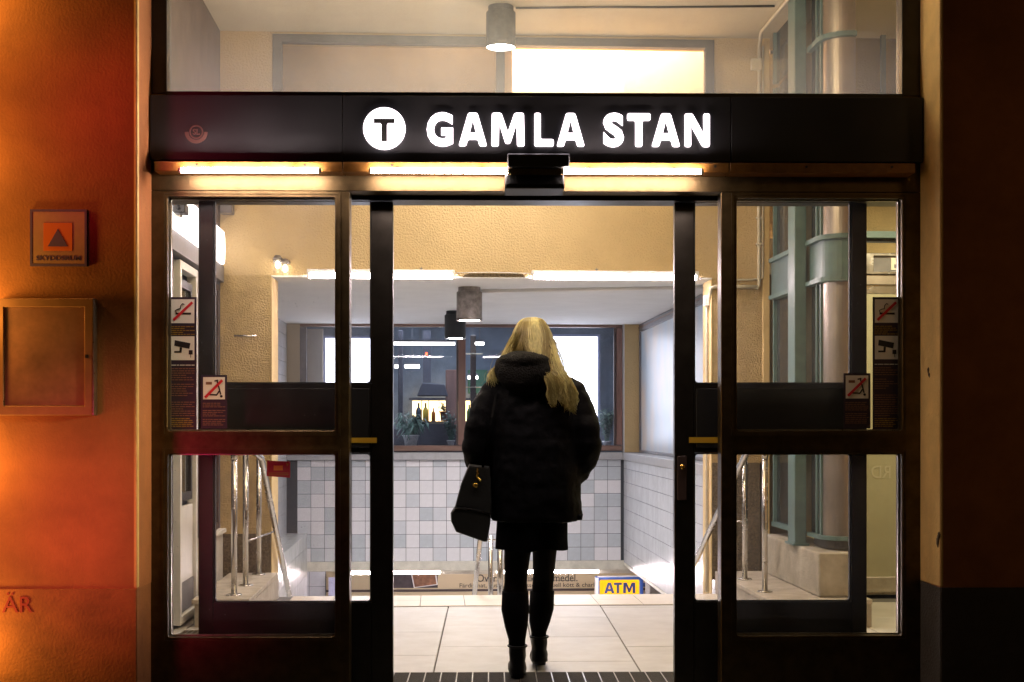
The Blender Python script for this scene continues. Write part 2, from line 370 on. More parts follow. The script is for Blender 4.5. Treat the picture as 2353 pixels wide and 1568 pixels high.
def plate(x0, x1, z0, z1, holes, y0, y1, r=.012, seg=4):
    """flat plate with rounded holes, in the xz plane, thickness y0..y1"""
    def loop(a, b, c, d, r):
        pts = []
        for (cx, cz, a0) in ((b-r, d-r, 0), (a+r, d-r, 90), (a+r, c+r, 180), (b-r, c+r, 270)):
            for k in range(seg + 1):
                t = R(a0 + 90*k/seg); pts.append((cx + r*math.cos(t), cz + r*math.sin(t)))
        return pts
    bm = bmesh.new(); loops = [[(x0, z0), (x1, z0), (x1, z1), (x0, z1)]] + [loop(*h, r) for h in holes]
    es = []
    for lp in loops:
        vs = [bm.verts.new((x, y0, z)) for x, z in lp]
        es += [bm.edges.new((vs[i], vs[(i+1) % len(vs)])) for i in range(len(vs))]
    res = bmesh.ops.triangle_fill(bm, edges=es, use_beauty=True)
    fs = [f for f in bm.faces]
    ex = bmesh.ops.extrude_face_region(bm, geom=fs)
    bmesh.ops.translate(bm, verts=[g for g in ex['geom'] if isinstance(g, bmesh.types.BMVert)], vec=(0, y1-y0, 0))
    bmesh.ops.recalc_face_normals(bm, faces=bm.faces)
    mb = MB(); bm.verts.index_update()
    mb.add([v.co[:] for v in bm.verts], [[v.index for v in f.verts] for f in bm.faces]); bm.free()
    return mb

def text_mb(s, x0, x1, z0, z1, y0, y1, offset=0, flip=False):
    """lettering fitted into the box x0..x1, z0..z1; solid between y0 (front) and y1"""
    cu = bpy.data.curves.new('t', 'FONT'); cu.body = s; cu.size = 1; cu.offset = offset; cu.extrude = .05; cu.resolution_u = 4
    ob = bpy.data.objects.new('t', cu); sc.collection.objects.link(ob)
    dg = bpy.context.evaluated_depsgraph_get(); me = bpy.data.meshes.new_from_object(ob.evaluated_get(dg))
    vs = [v.co.copy() for v in me.vertices]; fs = [tuple(p.vertices) for p in me.polygons]
    bpy.data.objects.remove(ob); bpy.data.curves.remove(cu); bpy.data.meshes.remove(me)
    ax = min(v.x for v in vs); bx = max(v.x for v in vs); az = min(v.y for v in vs); bz = max(v.y for v in vs)
    out = []
    for v in vs:
        t = (v.x-ax)/(bx-ax)
        if flip: t = 1 - t
        out.append((x0 + t*(x1-x0), y0 if v.z > 0 else y1, z0 + (v.y-az)/(bz-az)*(z1-z0)))
    return MB().add(out, fs)

# ================================================================== FACADE (facade coordinates)
Y0 = 6.43; YW = 6.17; YL = 6.60
X = lambda D: fx(D, Y0); Z = lambda D: fz(D, Y0)
# pavement
solo('pavement', MB().box(-14, 14, -8, 6.42, -.3, -.02), M_pave, kind='structure')
# outer walls
TOP = 5.2
xl, xr = fx(315, YW), fx(2160, YW)
zp = fz(1352, YW)
t = thing('facade_wall', 'dim orange plaster house wall beside the shelter sign and display case', 'wall', (-3, YW, 0))
part('wall', MB().box(-7, xl, YW, 6.75, zp, TOP), M_orange, t)
part('plinth', MB().box(-7, xl - .002, YW - .012, 6.75, -.3, zp), M_bplinth, t)
t = thing('facade_wall', 'dark bare orange plaster house wall with a grey plinth and no signs', 'wall', (3, YW, 0))
part('wall', MB().box(xr, 8, YW, 6.75, zp, TOP), M_orange, t)
part('plinth', MB().box(xr + .002, 8, YW - .012, 6.75, -.3, zp), M_plinth, t)
solo('wall_lintel', MB().box(xl, xr, YW, 6.75, 3.72, TOP), M_orange, 'orange plaster wall carried across above the tall transom window', 'wall')
# reveals
for (a, b, lab) in ((xl, X(345), 'brightly lit ochre plaster reveal beside the golden end of the entrance frame'),
                    (X(2115), xr, 'scuffed ochre plaster reveal beside the dark end of the entrance frame')):
    t = thing('door_reveal', lab, 'reveal', ((a+b)/2, Y0, 0))
    # lining turned with the opening, a tapered plaster return
    if a < 0:
        poly = [(a + .001, YW - .004), (b, Y0), (b, 6.74), (a - .05, 6.74), (a - .05, YW + .01)]
    else:
        poly = [(b - .001, YW - .004), (a, Y0), (a, 6.74), (b + .05, 6.74), (b + .05, YW + .01)]
    part('lining', MB().prismz(poly, zp, 3.72), M_reveal, t, bevel=.006)
    part('plinth_lining', MB().prismz(poly, -.05, zp - .001), M_bplinth if a < 0 else M_plinth, t)

M_chip = mat('exposed_mortar', (.12, .08, .05), .95, var=.4, scale=60)
rv = [o for o in BASE if o.name.startswith('door_reveal')][-1]; rr_ = random.Random(8)
for D_, zz_, s_ in ((2156, 1245, 14), (2159, 1232, 8), (2135, 850, 6), (2137, 862, 4)):
    k_ = (D_-2115)/45; yy = Y0 - .26*k_; xx_ = X(2115) + (xr-X(2115))*k_; zc_ = fz(zz_, yy)
    mb = MB(); mb.ball((xx_-.002, yy, zc_), .006, s_*.0011, s_*.0018, 9, 6); mb.v = [(p[0], p[1]+.003*rr_.uniform(-1, 1), p[2]+.006*rr_.uniform(-1, 1)) for p in mb.v]
    part('chip', mb, M_chip, rv)
# --- fixed entrance frame
fr = thing('entrance_doorway', 'dark bronze metal entrance frame with transom window and two glazed sidelights', 'door frame', (0.2, Y0, 0))
YB = 6.53
xL, xR = X(345), X(2115)
ztr = Z(217); zst = Z(368)          # band between transom sill and strip
part('head_rail', plate(xL, xR, Z(217)-.001, 3.72, [(X(383), X(2073), Z(217)+.004, 3.62)], Y0, YB, r=.006), M_leaf, fr, bevel=.002)
part('sill_bead', MB().box(X(381), X(2075), Y0-.012, Y0-.0005, Z(217)-.014, Z(217)+.006), M_leaf, fr, bevel=.002)
part('header', MB().box(xL, xR, Y0, YB+.03, Z(440), Z(217)-.002), M_frame, fr, bevel=.002)
uh = lambda x0, x1: (X(x0), X(x1), Z(990), Z(454)); lh = lambda x0, x1: (X(x0), X(x1), Z(1463), Z(1043))
part('side_frame', plate(xL, X(803), -.02, Z(440)-.001, [uh(385, 770), lh(385, 770)], Y0, YB), M_frame, fr, bevel=.0025, label='frame round the sidelight, golden where the tubes light it')
part('side_frame', plate(X(1657), xR, -.02, Z(440)-.001, [uh(1693, 2073), lh(1693, 2073)], Y0, YB), M_frame, fr, bevel=.0025, label='frame round the sidelight, black in the shade')
# raised glazing beads round each opening
def beads(x0, x1, za, zb, parent, y=None, m=None, wd=.011):
    y = Y0 if y is None else y
    mb = MB()
    for (a, b, c, d) in ((x0-wd*2.2, x1+wd*2.2, zb+wd*1.2, zb+wd*2.2), (x0-wd*2.2, x1+wd*2.2, za-wd*2.2, za-wd*1.2),
                         (x0-wd*2.2, x0-wd*1.2, za-wd*1.2, zb+wd*1.2), (x1+wd*1.2, x1+wd*2.2, za-wd*1.2, zb+wd*1.2)):
        mb.box(a, b, y-.005, y-.0004, c, d)
    part('glazing_bead', mb, m or M_frame, parent)
for (a, b) in ((385, 770), (1693, 2073)):
    beads(X(a), X(b), Z(990), Z(454), fr); beads(X(a), X(b), Z(1463), Z(1043), fr)
    for (c, d) in ((990, 454), (1463, 1043)):
        # bright aluminium rim where the pane is set
        rim = plate(X(a)-.004, X(b)+.004, Z(c)-.004, Z(d)+.004, [(X(a)+.006, X(b)-.006, Z(c)+.006, Z(d)-.006)], Y0+.045, Y0+.06, r=.009)
        part('pane_rim', rim, M_alu, fr)
        part('pane', MB().box(X(a)-.003, X(b)+.003, Y0+.0505, Y0+.0555, Z(c)-.003, Z(d)+.003), G_side, fr)
part('transom_pane', MB().box(X(383)-.005, X(2073)+.005, Y0+.05, Y0+.056, Z(217)+.002, 3.625), G_trans, fr)
part('bottom_track', MB().box(X(803), X(1657), Y0+.02, YL+.09, -.012, .004), M_alu, fr)
part('door_track', MB().box(X(345), X(2115), YB+.031, YL+.12, Z(440)-.02, Z(375)), M_leaf, fr)
# small ochre reminder strips are on the doors
# --- sign band
sb = thing('station_sign', 'black band with glowing white letters GAMLA STAN above the doors', 'sign', (0.2, Y0, Z(368)))
YS = 6.375
for a, b in ((345, 786), (787.5, 1679), (1680.5, 2122)):
    part('panel', MB().box(fx(a, YS), fx(b, YS), YS, Y0-.001, fz(370, YS), fz(221, YS)), M_band, sb, bevel=.002)
part('backing', MB().box(xL+.01, xR-.01, YS+.02, Y0-.0012, fz(368, YS), fz(224, YS)), M_black, sb)
GLYPH = {
 'A': ([(0, 0), (.34, 1), (.66, 1), (1, 0), (.74, 0), (.68, .2), (.32, .2), (.26, 0)], [(.385, .40), (.615, .40), (.5, .80)]),
 'M': ([(0, 0), (.02, 1), (.30, 1), (.5, .42), (.70, 1), (.98, 1), (1, 0), (.78, 0), (.765, .70), (.57, .08), (.43, .08), (.235, .70), (.22, 0)], None),
 'L': ([(0, 0), (0, 1), (.32, 1), (.32, .21), (1, .21), (1, 0)], None),
 'T': ([(0, .79), (0, 1), (1, 1), (1, .79), (.65, .79), (.65, 0), (.35, 0), (.35, .79)], None),
 'N': ([(0, 0), (0, 1), (.30, 1), (.76, .38), (.75, 1), (1, 1), (1, 0), (.72, 0), (.24, .66), (.25, 0)], None)}
def glyph(ch, x0, x1, z0, z1, y0, y1, rad):
    out, hole = GLYPH[ch]
    def rnd_(pts, r):
        P = [Vector((x0 + p[0]*(x1-x0), z0 + p[1]*(z1-z0))) for p in pts]; o_ = []
        for k, p in enumerate(P):
            a = P[k-1]; b = P[(k+1) % len(P)]; da = (a-p); db = (b-p)
            q = min(r, da.length*.4, db.length*.4); p1 = p + da.normalized()*q; p2 = p + db.normalized()*q
            for t in (0, .33, .67, 1): o_.append(p1*(1-t)**2 + p*2*t*(1-t) + p2*t*t)
        return o_
    bm = bmesh.new(); es = []
    for lp in [rnd_(out, rad)] + ([rnd_(hole, rad*.3)] if hole else []):
        vs = [bm.verts.new((p.x, y0, p.y)) for p in lp]; es += [bm.edges.new((vs[k], vs[(k+1) % len(vs)])) for k in range(len(vs))]
    bmesh.ops.triangle_fill(bm, edges=es, use_beauty=True)
    ex = bmesh.ops.extrude_face_region(bm, geom=list(bm.faces))
    bmesh.ops.translate(bm, verts=[g for g in ex['geom'] if isinstance(g, bmesh.types.BMVert)], vec=(0, y1-y0, 0))
    bm.verts.index_update(); mb = MB().add([v.co[:] for v in bm.verts], [[v.index for v in f.verts] for f in bm.faces]); bm.free(); return mb
def letter(ch, a, b, za=337, zb=261):
    if ch in GLYPH: mb = glyph(ch, fx(a, YS), fx(b, YS), fz(za, YS), fz(zb, YS), YS-.012, YS-.0006, .009)
    else: mb = text_mb(ch, fx(a, YS), fx(b, YS), fz(za, YS), fz(zb, YS), YS-.012, YS-.0006, offset=.045)
    part('letter', mb, E_letter, sb)
for ch, a, b in (('G', 981, 1041), ('A', 1054, 1119), ('M', 1129, 1205), ('L', 1228, 1272), ('A', 1279, 1343), ('S', 1386, 1433), ('T', 1441, 1494), ('A', 1497, 1562), ('N', 1573, 1630)):
    if ch in 'GS': letter(ch, a, b, 338, 260)
    else: letter(ch, a, b)
cxs, czs, rr = fx(883.5, YS), fz(297.5, YS), 48.2 * YS / FPX
def disc(cx, cz, r, y0, y1, n=48): return MB().prism([(cx + r*math.cos(2*math.pi*k/n), cz + r*math.sin(2*math.pi*k/n)) for k in range(n)], y0, y1)
part('round_emblem', disc(cxs, czs, rr, YS-.012, YS-.0006), E_letter, sb)
px = YS / FPX
tp = [(-24, 22), (24, 22), (24, 11.5), (9, 11.5), (6.5, 8), (6.5, -30), (-6.5, -30), (-6.5, 8), (-9, 11.5), (-24, 11.5)]
part('emblem_t', MB().prism([(cxs + a*px, czs + b*px) for a, b in tp][::-1], YS-.0155, YS-.0125), M_black, sb)
M_logo = mat('faded_brown_logo', (.07, .03, .025), .6)
lg = MB(); c = (fx(451, YS), fz(306, YS))
def arc(mb, c, r0, r1, a0, a1, y0, y1, n=16):
    pts = [(c[0] + r1*math.cos(R(a0+(a1-a0)*k/n)), c[1] + r1*math.sin(R(a0+(a1-a0)*k/n))) for k in range(n+1)]
    pts += [(c[0] + r0*math.cos(R(a0+(a1-a0)*k/n)), c[1] + r0*math.sin(R(a0+(a1-a0)*k/n))) for k in range(n, -1, -1)]
    for k in range(n):
        q = [pts[k], pts[k+1], pts[2*n-k], pts[2*n+1-k]]
        mb.prism(q, y0, y1)
arc(lg, c, 13*px, 16*px, 0, 360, YS-.003, YS-.0005, 24); arc(lg, c, 18*px, 26*px, 180, 360, YS-.003, YS-.0005, 20)
lg2 = text_mb('SL', c[0]-8*px, c[0]+8*px, c[1]-6*px, c[1]+7*px, YS-.003, YS-.0005, .02); lg.add(lg2.v, lg2.f)
part('logo', lg, M_logo, sb)

# --- ochre strip with tube lamps
ys0 = 6.30
part_z0, part_z1 = fz(396, ys0), fz(371, ys0)
st = thing('light_strip', 'long ochre metal rail under the sign band carrying screws', 'rail', (0.2, ys0, part_z0))
for a, b in ((352, 786), (787.5, 1677), (1678.5, 2106)):
    part('rail_section', MB().box(fx(a, ys0), fx(b, ys0), ys0+.018, Y0-.001, part_z0+.004, part_z1), M_strip, st, bevel=.003)
scr = MB()
for a in (450, 700, 900, 1645, 1855, 2052):
    scr.prism([(fx(a, ys0) + .006*math.cos(k), fz(380, ys0) + .006*math.sin(k)) for k in [2*math.pi*i/8 for i in range(8)]], ys0+.013, ys0+.0175)
part('screw', scr, M_black, st, kind='stuff')
for a, b, lab in ((410, 738, 'glowing tube lamp over the golden sidelight'), (847, 1172, 'glowing tube lamp between the first sidelight and the sensor box'),
                  (1290, 1616, 'glowing tube lamp on the far side of the sensor box, nearer the dark sidelight')):
    yt = 6.285; z_ = fz(393.5, yt); t = thing('tube_lamp', lab, 'lamp', (fx((a+b)/2, yt), yt, z_), group='tube lamps under the sign')
    part('tube', MB().tube([(fx(a+6, yt), yt, z_), (fx(b-6, yt), yt, z_)], .0115, 12), E_ftube, t)
    for p_ in (a, b-6): part('end_cap', MB().tube([(fx(p_, yt), yt, z_), (fx(p_+6, yt), yt, z_)], .012, 12), M_teeth, t)
    for q in (.2, .8):
        xx = fx(a + (b-a)*q, yt); part('clip', MB().box(xx-.008, xx+.008, yt+.004, ys0+.02, z_+.009, z_+.02), M_black, t)
# --- sensor box
yb_ = 6.27
t = thing('door_sensor', 'black motion sensor box hanging under the station sign', 'sensor', (fx(1233, yb_), Y0, fz(437, yb_)))
part('housing', MB().prismx([(yb_, fz(384, yb_)), (yb_-.005, fz(356, yb_)), (yb_+.01, fz(352, yb_)), (YS-.001, fz(352, yb_)), (YS-.001, fz(384, yb_))], fx(1166, yb_), fx(1309, yb_)), M_lampk, t, bevel=.004)
part('bracket', MB().box(fx(1172, yb_), fx(1292, yb_), yb_+.02, Y0-.001, fz(402, yb_), fz(385, yb_)), M_frame, t, bevel=.003)
part('sensor_eye', MB().prismx([(yb_+.015, fz(400, yb_)), (yb_-.01, fz(424, yb_)), (yb_-.012, fz(434, yb_)), (Y0-.002, fz(437, yb_)), (Y0-.002, fz(400, yb_))], fx(1160, yb_), fx(1297, yb_)), M_boot, t, bevel=.006, seg=2)

# --- sliding doors (open, behind the sidelights)
def door(name, a, b, ga, gb, lab, lock):
    xx = lambda D: fx(D, YL); zz = lambda D: fz(D, YL)
    d = thing(name, lab, 'sliding door', ((xx(a)+xx(b))/2, YL, 0), group='glass sliding doors')
    T, D1 = YL, YL + .05
    lo, hi = min(a, b), max(a, b)
    topz = Z(440) - .022
    gl, gr = min(ga, gb), max(ga, gb)
    part('stile', MB().box(xx(lo), xx(gl), T, D1, .012, topz), M_leaf, d, bevel=.003)
    part('stile', MB().box(xx(gr), xx(hi), T, D1, .012, topz), M_leaf, d, bevel=.003)
    g = .0006
    part('top_rail', MB().box(xx(gl)+g, xx(gr)-g, T+.001, D1-.001, zz(456), topz), M_leaf, d)
    part('middle_rail', MB().box(xx(gl)+g, xx(gr)-g, T+.001, D1-.001, zz(1041), zz(882)), M_leaf, d)
    part('rail_panel', MB().box(xx(gl)+.01, xx(gr)-.01, T-.004, T+.0008, zz(1030), zz(893)), M_black, d, bevel=.002)
    part('bottom_rail', MB().box(xx(gl)+g, xx(gr)-g, T+.001, D1-.001, .012, zz(1385)), M_leaf, d)
    for c, e in ((882, 456), (1385, 1041)):
        rim = plate(xx(gl)+.001, xx(gr)-.001, zz(c)+.001, zz(e)-.001, [(xx(gl)+.007, xx(gr)-.007, zz(c)+.007, zz(e)-.007)], T+.012, T+.038, r=.014)
        part('gasket', rim, M_gasket, d)
        part('pane', MB().box(xx(gl)+.002, xx(gr)-.002, T+.023, T+.027, zz(c)+.002, zz(e)-.002), G_clear, d)
    if lock:
        k = part('lock_plate', MB().box(xx(1556), xx(1578), T-.006, T-.0004, zz(1150), zz(1048)), M_dkwood, d, bevel=.003)
        part('lock_cylinder', MB().tube([(xx(1567), T-.016, zz(1073)), (xx(1567), T-.0065, zz(1073))], .012, 14), M_gold, k)
        part('reminder_label', MB().box(xx(1583), xx(1654), T-.006, T-.0045, zz(1018), zz(1005)), M_yel, d)
    else:
        part('reminder_label', MB().box(xx(806), xx(866), T-.006, T-.0045, zz(1018), zz(1006)), M_yel, d)
    return d
door('sliding_door', 903, 456, 853, 490, 'open glass sliding door with a small red sticker low on its pane', False)
door('sliding_door', 1550, 1992, 1595, 1957, 'open glass sliding door with a lock plate on its leading edge', True)
# small stickers
def strip_sticker(a, b, top, bot, Y, kindn, lab):
    xx = lambda D: fx(D, Y); zz = lambda D: fz(D, Y, (a+b)/2)
    t = thing('notice_sticker', lab, 'sticker', ((xx(a)+xx(b))/2, Y, zz(bot)), group='prohibition stickers on the glass')
    W = b - a; y1 = Y; e = .0012
    part('backing', plate(xx(a), xx(b), zz(bot), zz(top), [], Y-e, Y), M_purple, t)
    def tile(zt):
        part('pictogram', MB().prism([(xx(a+5), zz(zt+W-9)), (xx(b-5), zz(zt+W-9)), (xx(b-5), zz(zt)), (xx(a+5), zz(zt))], Y-e-.0008, Y-e-.0001), M_picto, t)
    ya, yb = Y-e-.0016, Y-e-.0009
    def P(pts, m, nm='pictogram_mark'):
        part(nm, MB().prism([(xx(a + p[0]*W), zz(p[1])) for p in pts], ya, yb), m, t)
    def bar(p, q, wd, m, nm, yy=0):
        p = Vector((xx(a+p[0]*W), zz(p[1]))); q = Vector((xx(a+q[0]*W), zz(q[1]))); dd = (q-p).normalized(); nn = Vector((-dd.y, dd.x))*wd
        part(nm, MB().prism([tuple(p+nn), tuple(p-nn), tuple(q-nn), tuple(q+nn)], ya-yy, yb-yy), m, t)
    def lines(z0, z1, m, n, nm='small_print'):
        mb = MB(); rnd = random.Random(int(a*7+z0))
        for i in range(n):
            zc = z0 + (z1-z0)*(i+.5)/n
            if rnd.random() < .1 and n > 6: continue
            L_ = rnd.uniform(.45, .86) if rnd.random() < .4 else .86
            x = .07
            while x < L_:
                wl = rnd.uniform(.05, .2); mb.box(xx(a+x*W), xx(a+min(x+wl, .93)*W), ya, yb, zz(zc+.7), zz(zc-.9)); x += wl + .025
        part(nm, mb, m, t, kind='stuff')
    if kindn == 'tall':
        z1 = top + 5; tile(z1)
        bar((.25, z1+33), (.80, z1+33), .0045, M_black, 'cigarette')
        sm = MB(); sm.tube([(xx(a+p*W), ya-.0003, zz(q)) for p, q in ((.27, z1+31), (.24, z1+26), (.33, z1+23), (.42, z1+22), (.43, z1+15), (.5, z1+10), (.56, z1+12))], .0022, 6); part('smoke_mark', sm, M_black, t)
        bar((.17, z1+48), (.85, z1+7), .0058, M_red, 'red_slash', .0012)
        lines(top+W+2, top+W+24, M_printy, 5)
        z2 = top + W + 26; tile(z2)
        P([(.22, z2+9), (.78, z2+16), (.74, z2+29), (.20, z2+22)], M_black, 'camera_mark')
        P([(.40, z2+25), (.48, z2+26), (.46, z2+38), (.20, z2+38), (.20, z2+34), (.39, z2+34)], M_black, 'camera_mark')
        P([(.72, z2+32), (.86, z2+32), (.86, z2+42), (.72, z2+42)], M_black, 'microphone_mark')
        P([(.78, z2+42), (.80, z2+42), (.80, z2+49), (.78, z2+49)], M_black, 'microphone_mark')
        lines(z2+W+0, z2+W+5, M_picto, 1)
        lines(z2+W+8, bot-30, M_print, 22); lines(bot-28, bot-6, M_printy, 5)
    else:
        z1 = top + 5; tile(z1)
        bar((.52, z1+9), (.66, z1+7), .003, M_black, 'scooter_mark'); bar((.62, z1+8), (.76, z1+40), .003, M_black, 'scooter_mark')
        bar((.24, z1+40), (.62, z1+41), .0035, M_black, 'scooter_mark'); bar((.60, z1+41), (.70, z1+32), .003, M_black, 'scooter_mark')
        bar((.19, z1+14), (.42, z1+14), .006, M_print, 'ticket_mark')
        for q in (.22, .78): part('wheel_mark', MB().prism([(xx(a+q*W) + .006*math.cos(k), zz(z1+44) + .006*math.sin(k)) for k in [2*math.pi*i/10 for i in range(10)]], ya, yb), M_black, t)
        bar((.16, z1+47), (.82, z1+7), .0058, M_red, 'red_slash', .0012)
        lines(top+W+3, bot-6, M_print, 13)
YG = Y0 + .0490
strip_sticker(388, 452, 683, 988, YG, 'tall', 'tall dark notice with smoking ban and camera symbols at the edge of the golden sidelight')
strip_sticker(462, 522, 862, 985, YG, 'short', 'short dark scooter ban notice on the golden sidelight')
strip_sticker(2005, 2068, 683, 988, YG, 'tall', 'tall dark notice with smoking ban and camera symbols at the edge of the dark sidelight')
strip_sticker(1938, 2000, 858, 985, YG, 'short', 'short dark scooter ban notice on the dark sidelight')
ys_ = YL + .022
t = thing('red_sticker', 'small red sticker with a yellow patch low on the sliding door glass', 'sticker', (fx(640, ys_), ys_, fz(1097, ys_)))
part('backing', MB().prism([(fx(613, ys_), fz(1094, ys_)), (fx(667, ys_), fz(1098, ys_)), (fx(667, ys_), fz(1061, ys_)), (fx(614, ys_), fz(1058, ys_))], ys_-.001, ys_), M_redd, t)
part('yellow_patch', MB().box(fx(629, ys_), fx(650, ys_), ys_-.002, ys_-.0012, fz(1081, ys_), fz(1070, ys_)), M_yel, t)
mb = MB()
for q in (1087, 1091): mb.box(fx(617, ys_), fx(663, ys_), ys_-.0018, ys_-.0011, fz(q+.8, ys_), fz(q-.8, ys_))
mb.prism([(fx(657, ys_), fz(1064, ys_)), (fx(664, ys_), fz(1066, ys_)), (fx(660, ys_), fz(1072, ys_))], ys_-.0018, ys_-.0011)
part('print', mb, M_printy, t)

# --- things on the orange wall
xx = lambda D: fx(D, YW-.01); zz = lambda D: fz(D, YW-.01, 130)
M_shel = mat('shelter_sign_enamel', (.46, .26, .13), .4, var=.15, scale=20)
M_shelo = mat('shelter_orange', (.75, .17, .01), .5); M_shelb = mat('shelter_blue', (.12, .08, .17), .5)
t = thing('shelter_sign', 'square enamel sign with blue triangle on an orange square', 'sign', (xx(134), YW, zz(610)))
part('plate', plate(xx(72), xx(198), zz(610), zz(484), [], YW-.014, YW-.002), M_shel, t, bevel=.003)
part('edge_trim', plate(xx(72)-.004, xx(198)+.004, zz(610)-.004, zz(484)+.004, [(xx(75), xx(195), zz(607), zz(487))], YW-.016, YW-.001, r=.004), M_shelb, t)
part('orange_square', MB().box(xx(101), xx(167), YW-.0162, YW-.0143, zz(577), zz(513)), M_shelo, t)
part('blue_triangle', MB().prism([(xx(111), zz(567)), (xx(157), zz(567)), (xx(134), zz(527))], YW-.0182, YW-.0164), M_shelb, t)
part('lettering', text_mb('SKYDDSRUM', xx(84), xx(186), zz(599), zz(588), YW-.0162, YW-.0143, .01), M_shelb, t)
t = thing('display_case', 'shallow framed glass display case hanging under the shelter sign', 'display case', (xx(100), YW, zz(955)))
YC = YW-.06
xc = lambda D: fx(D, YC); zc = lambda D: fz(D, YC, 120)
M_casef = mat('case_frame_metal', (.36, .17, .07), .5, .3, var=.2)
part('frame', plate(xc(-12), xc(213), zc(955), zc(686), [(xc(8), xc(194), zc(933), zc(706))], YC, YW-.001, r=.003), M_casef, t, bevel=.003)
part('backboard', MB().box(xc(7), xc(195), YC+.014, YC+.024, zc(934), zc(705)), mat('case_backboard', (.55, .24, .13), .7, var=.4, scale=6), t)
part('glass', MB().box(xc(7), xc(195), YC+.007, YC+.010, zc(934), zc(705)), G_case, t)
part('edge_strip', MB().box(xc(213)+.0005, xc(213)+.004, YC-.002, YW-.002, zc(955), zc(686)), M_alu, t)
part('hinge', MB().box(xc(196), xc(203), YC-.006, YC-.0005, zc(823), zc(815)), M_black, t)
solo('painted_letters', text_mb('ÄR', xx(6), xx(76), zz(1407), zz(1362), YW-.0165, YW-.0125, .0), mat('dull_red_paint', (.30, .03, .02), .7), 'dull red letters painted low on the orange wall', 'lettering')

# ================================================================== HALL (hall coordinates, hall=True)
VH = 10.15; VH2 = 10.46; VB = 15.92; ZC = 4.0; ZL = 2.34
UL = -1.54
jl = hx(637, VH2); jr = hx(1617, VH2)
jl0 = hx(623, VH); jr0 = hx(1636, VH)
zh = hz(636, VH)
# floors
fl = thing('floor', None, None, (0, 8, 0), kind='structure')
part('bedding', MB().box(-2.6, 5.2, 6.42, 10.0, -.3, -.012), M_grout, fl)
rnd = random.Random(3); c0 = -.275 - .51*5
for i in range(15):
    xa = c0 + i*.51; off = {5: 7.80, 4: 7.51, 7: 8.63-.84, 6: 8.15}.get(i, 7 + rnd.random()*.84); y = off - .84*2
    while y < 9.72:
        ya, yb = max(y, 6.995), min(y+.84, 9.72)
        if yb - ya > .05 and xa < 4.9:
            o = part('floor_slab', MB().box(xa+.0035, xa+.5065, ya+.003, yb-.003, -.012, rnd.uniform(-.0008, .0008)), rnd.choice([M_slab, M_slab, M_slab2]), fl, bevel=.002)
        y += .84
# entrance mat
dm = thing('entrance_mat', 'dark ribbed entrance mat with thin metal bars inside the doorway', 'mat', (.2, 6.8, 0))
part('mat_tray', MB().box(-1.62, 2.05, 6.67, 6.99, -.02, -.011), M_gasket, dm)
me1 = MB().box(0, .071, 0, .316, 0, .012).mesh('mat_strip'); me1.materials.append(M_mat)
me2 = MB().box(0, .005, 0, .316, 0, .0135).mesh('mat_bar'); me2.materials.append(M_alu)
x = -1.62; la = []; lb = []
while x < 2.0:
    la.append((x+.0055, 6.672, -.0105)); lb.append((x, 6.672, -.0105)); x += .0768
copies('mat_strip', me1, la, dm); copies('mat_bar', me2, lb, dm)

# stair head tiles (hall)
ns = thing('stair_landing', None, None, (0, 9.8, 0), hall=True, kind='structure')
part('landing_bed', MB().box(-1.12, 1.98, 9.52, 10.10, -.2, .001), M_grout, ns)
mes = []
nl = []
xj = hx(965, 9.52) - .301*4   # a joint near D 965
ml = MB().box(.002, .299, .002, .286, -.01, 0).mesh('landing_tile'); ml.materials.append(M_nose); 
x = xj
while x < 2.0:
    if x > -1.13 and x + .3 < 2.0:
        for k in range(2): nl.append((x, 9.525 + k*.2885, .006))
    x += .301
for o in copies('landing_tile', ml, nl, ns): bev(o, .0015)
# steps down
stp = MB(); N = 18
for i in range(N):
    y = 10.10 + i*.31; stp.box(-1.46, 2.3, y, y+.32, -.17*(i+1)-.4, -.17*(i+1))
solo('stairs_down', stp, mat('pale_stair_stone', (.62, .60, .57), .6, var=.1, scale=5), kind='structure', hall=True)
solo('lower_passage_floor', MB().box(-6, 9, 15.6, 24, -3.5, -3.06), M_step, kind='structure', hall=True)

# header wall with stair opening and clerestory
hw = thing('stair_wall', 'textured yellow plaster wall over the stair opening with a window near the ceiling', 'wall', (.3, VH, 0), hall=True)
wt, wb = hz(87, VH), 3.35
zwin0 = 3.10
wx0, wx1 = hx(627, VH), hx(1640, VH)
ur = hx(1752, VH)
def quad_jamb(mb, a0, a1, z0, z1): pass
up = MB()
up.box(UL, ur, VH, VH2, zh, zwin0); up.box(UL, wx0, VH, VH2, zwin0, ZC); up.box(wx1, ur, VH, VH2, zwin0, ZC); up.box(wx0, wx1, VH, VH2, wt, ZC)
part('upper_wall', up, M_yellow, hw)
zpl = hz(1301/1.0625, VH); zpr = hz(1131/1.0625, VH)
part('pier', MB().prismz([(UL, VH), (jl0, VH), (jl, VH2), (UL, VH2)], zpl, zh-.001), M_yrough, hw)
part('pier', MB().prismz([(jr0, VH), (ur, VH), (ur, VH2), (jr, VH2)], zpr, zh-.001), M_yrough, hw)
part('pier_plinth', MB().prismz([(UL, VH-.006), (jl0-.003, VH-.006), (jl0-.003, VH2), (UL, VH2)], .1, zpl), M_brown, hw)
part('pier_plinth', MB().prismz([(jr0+.003, VH-.006), (ur-.02, VH-.006), (ur-.02, VH2), (jr0+.003, VH2)], .1, zpr), M_brown, hw)
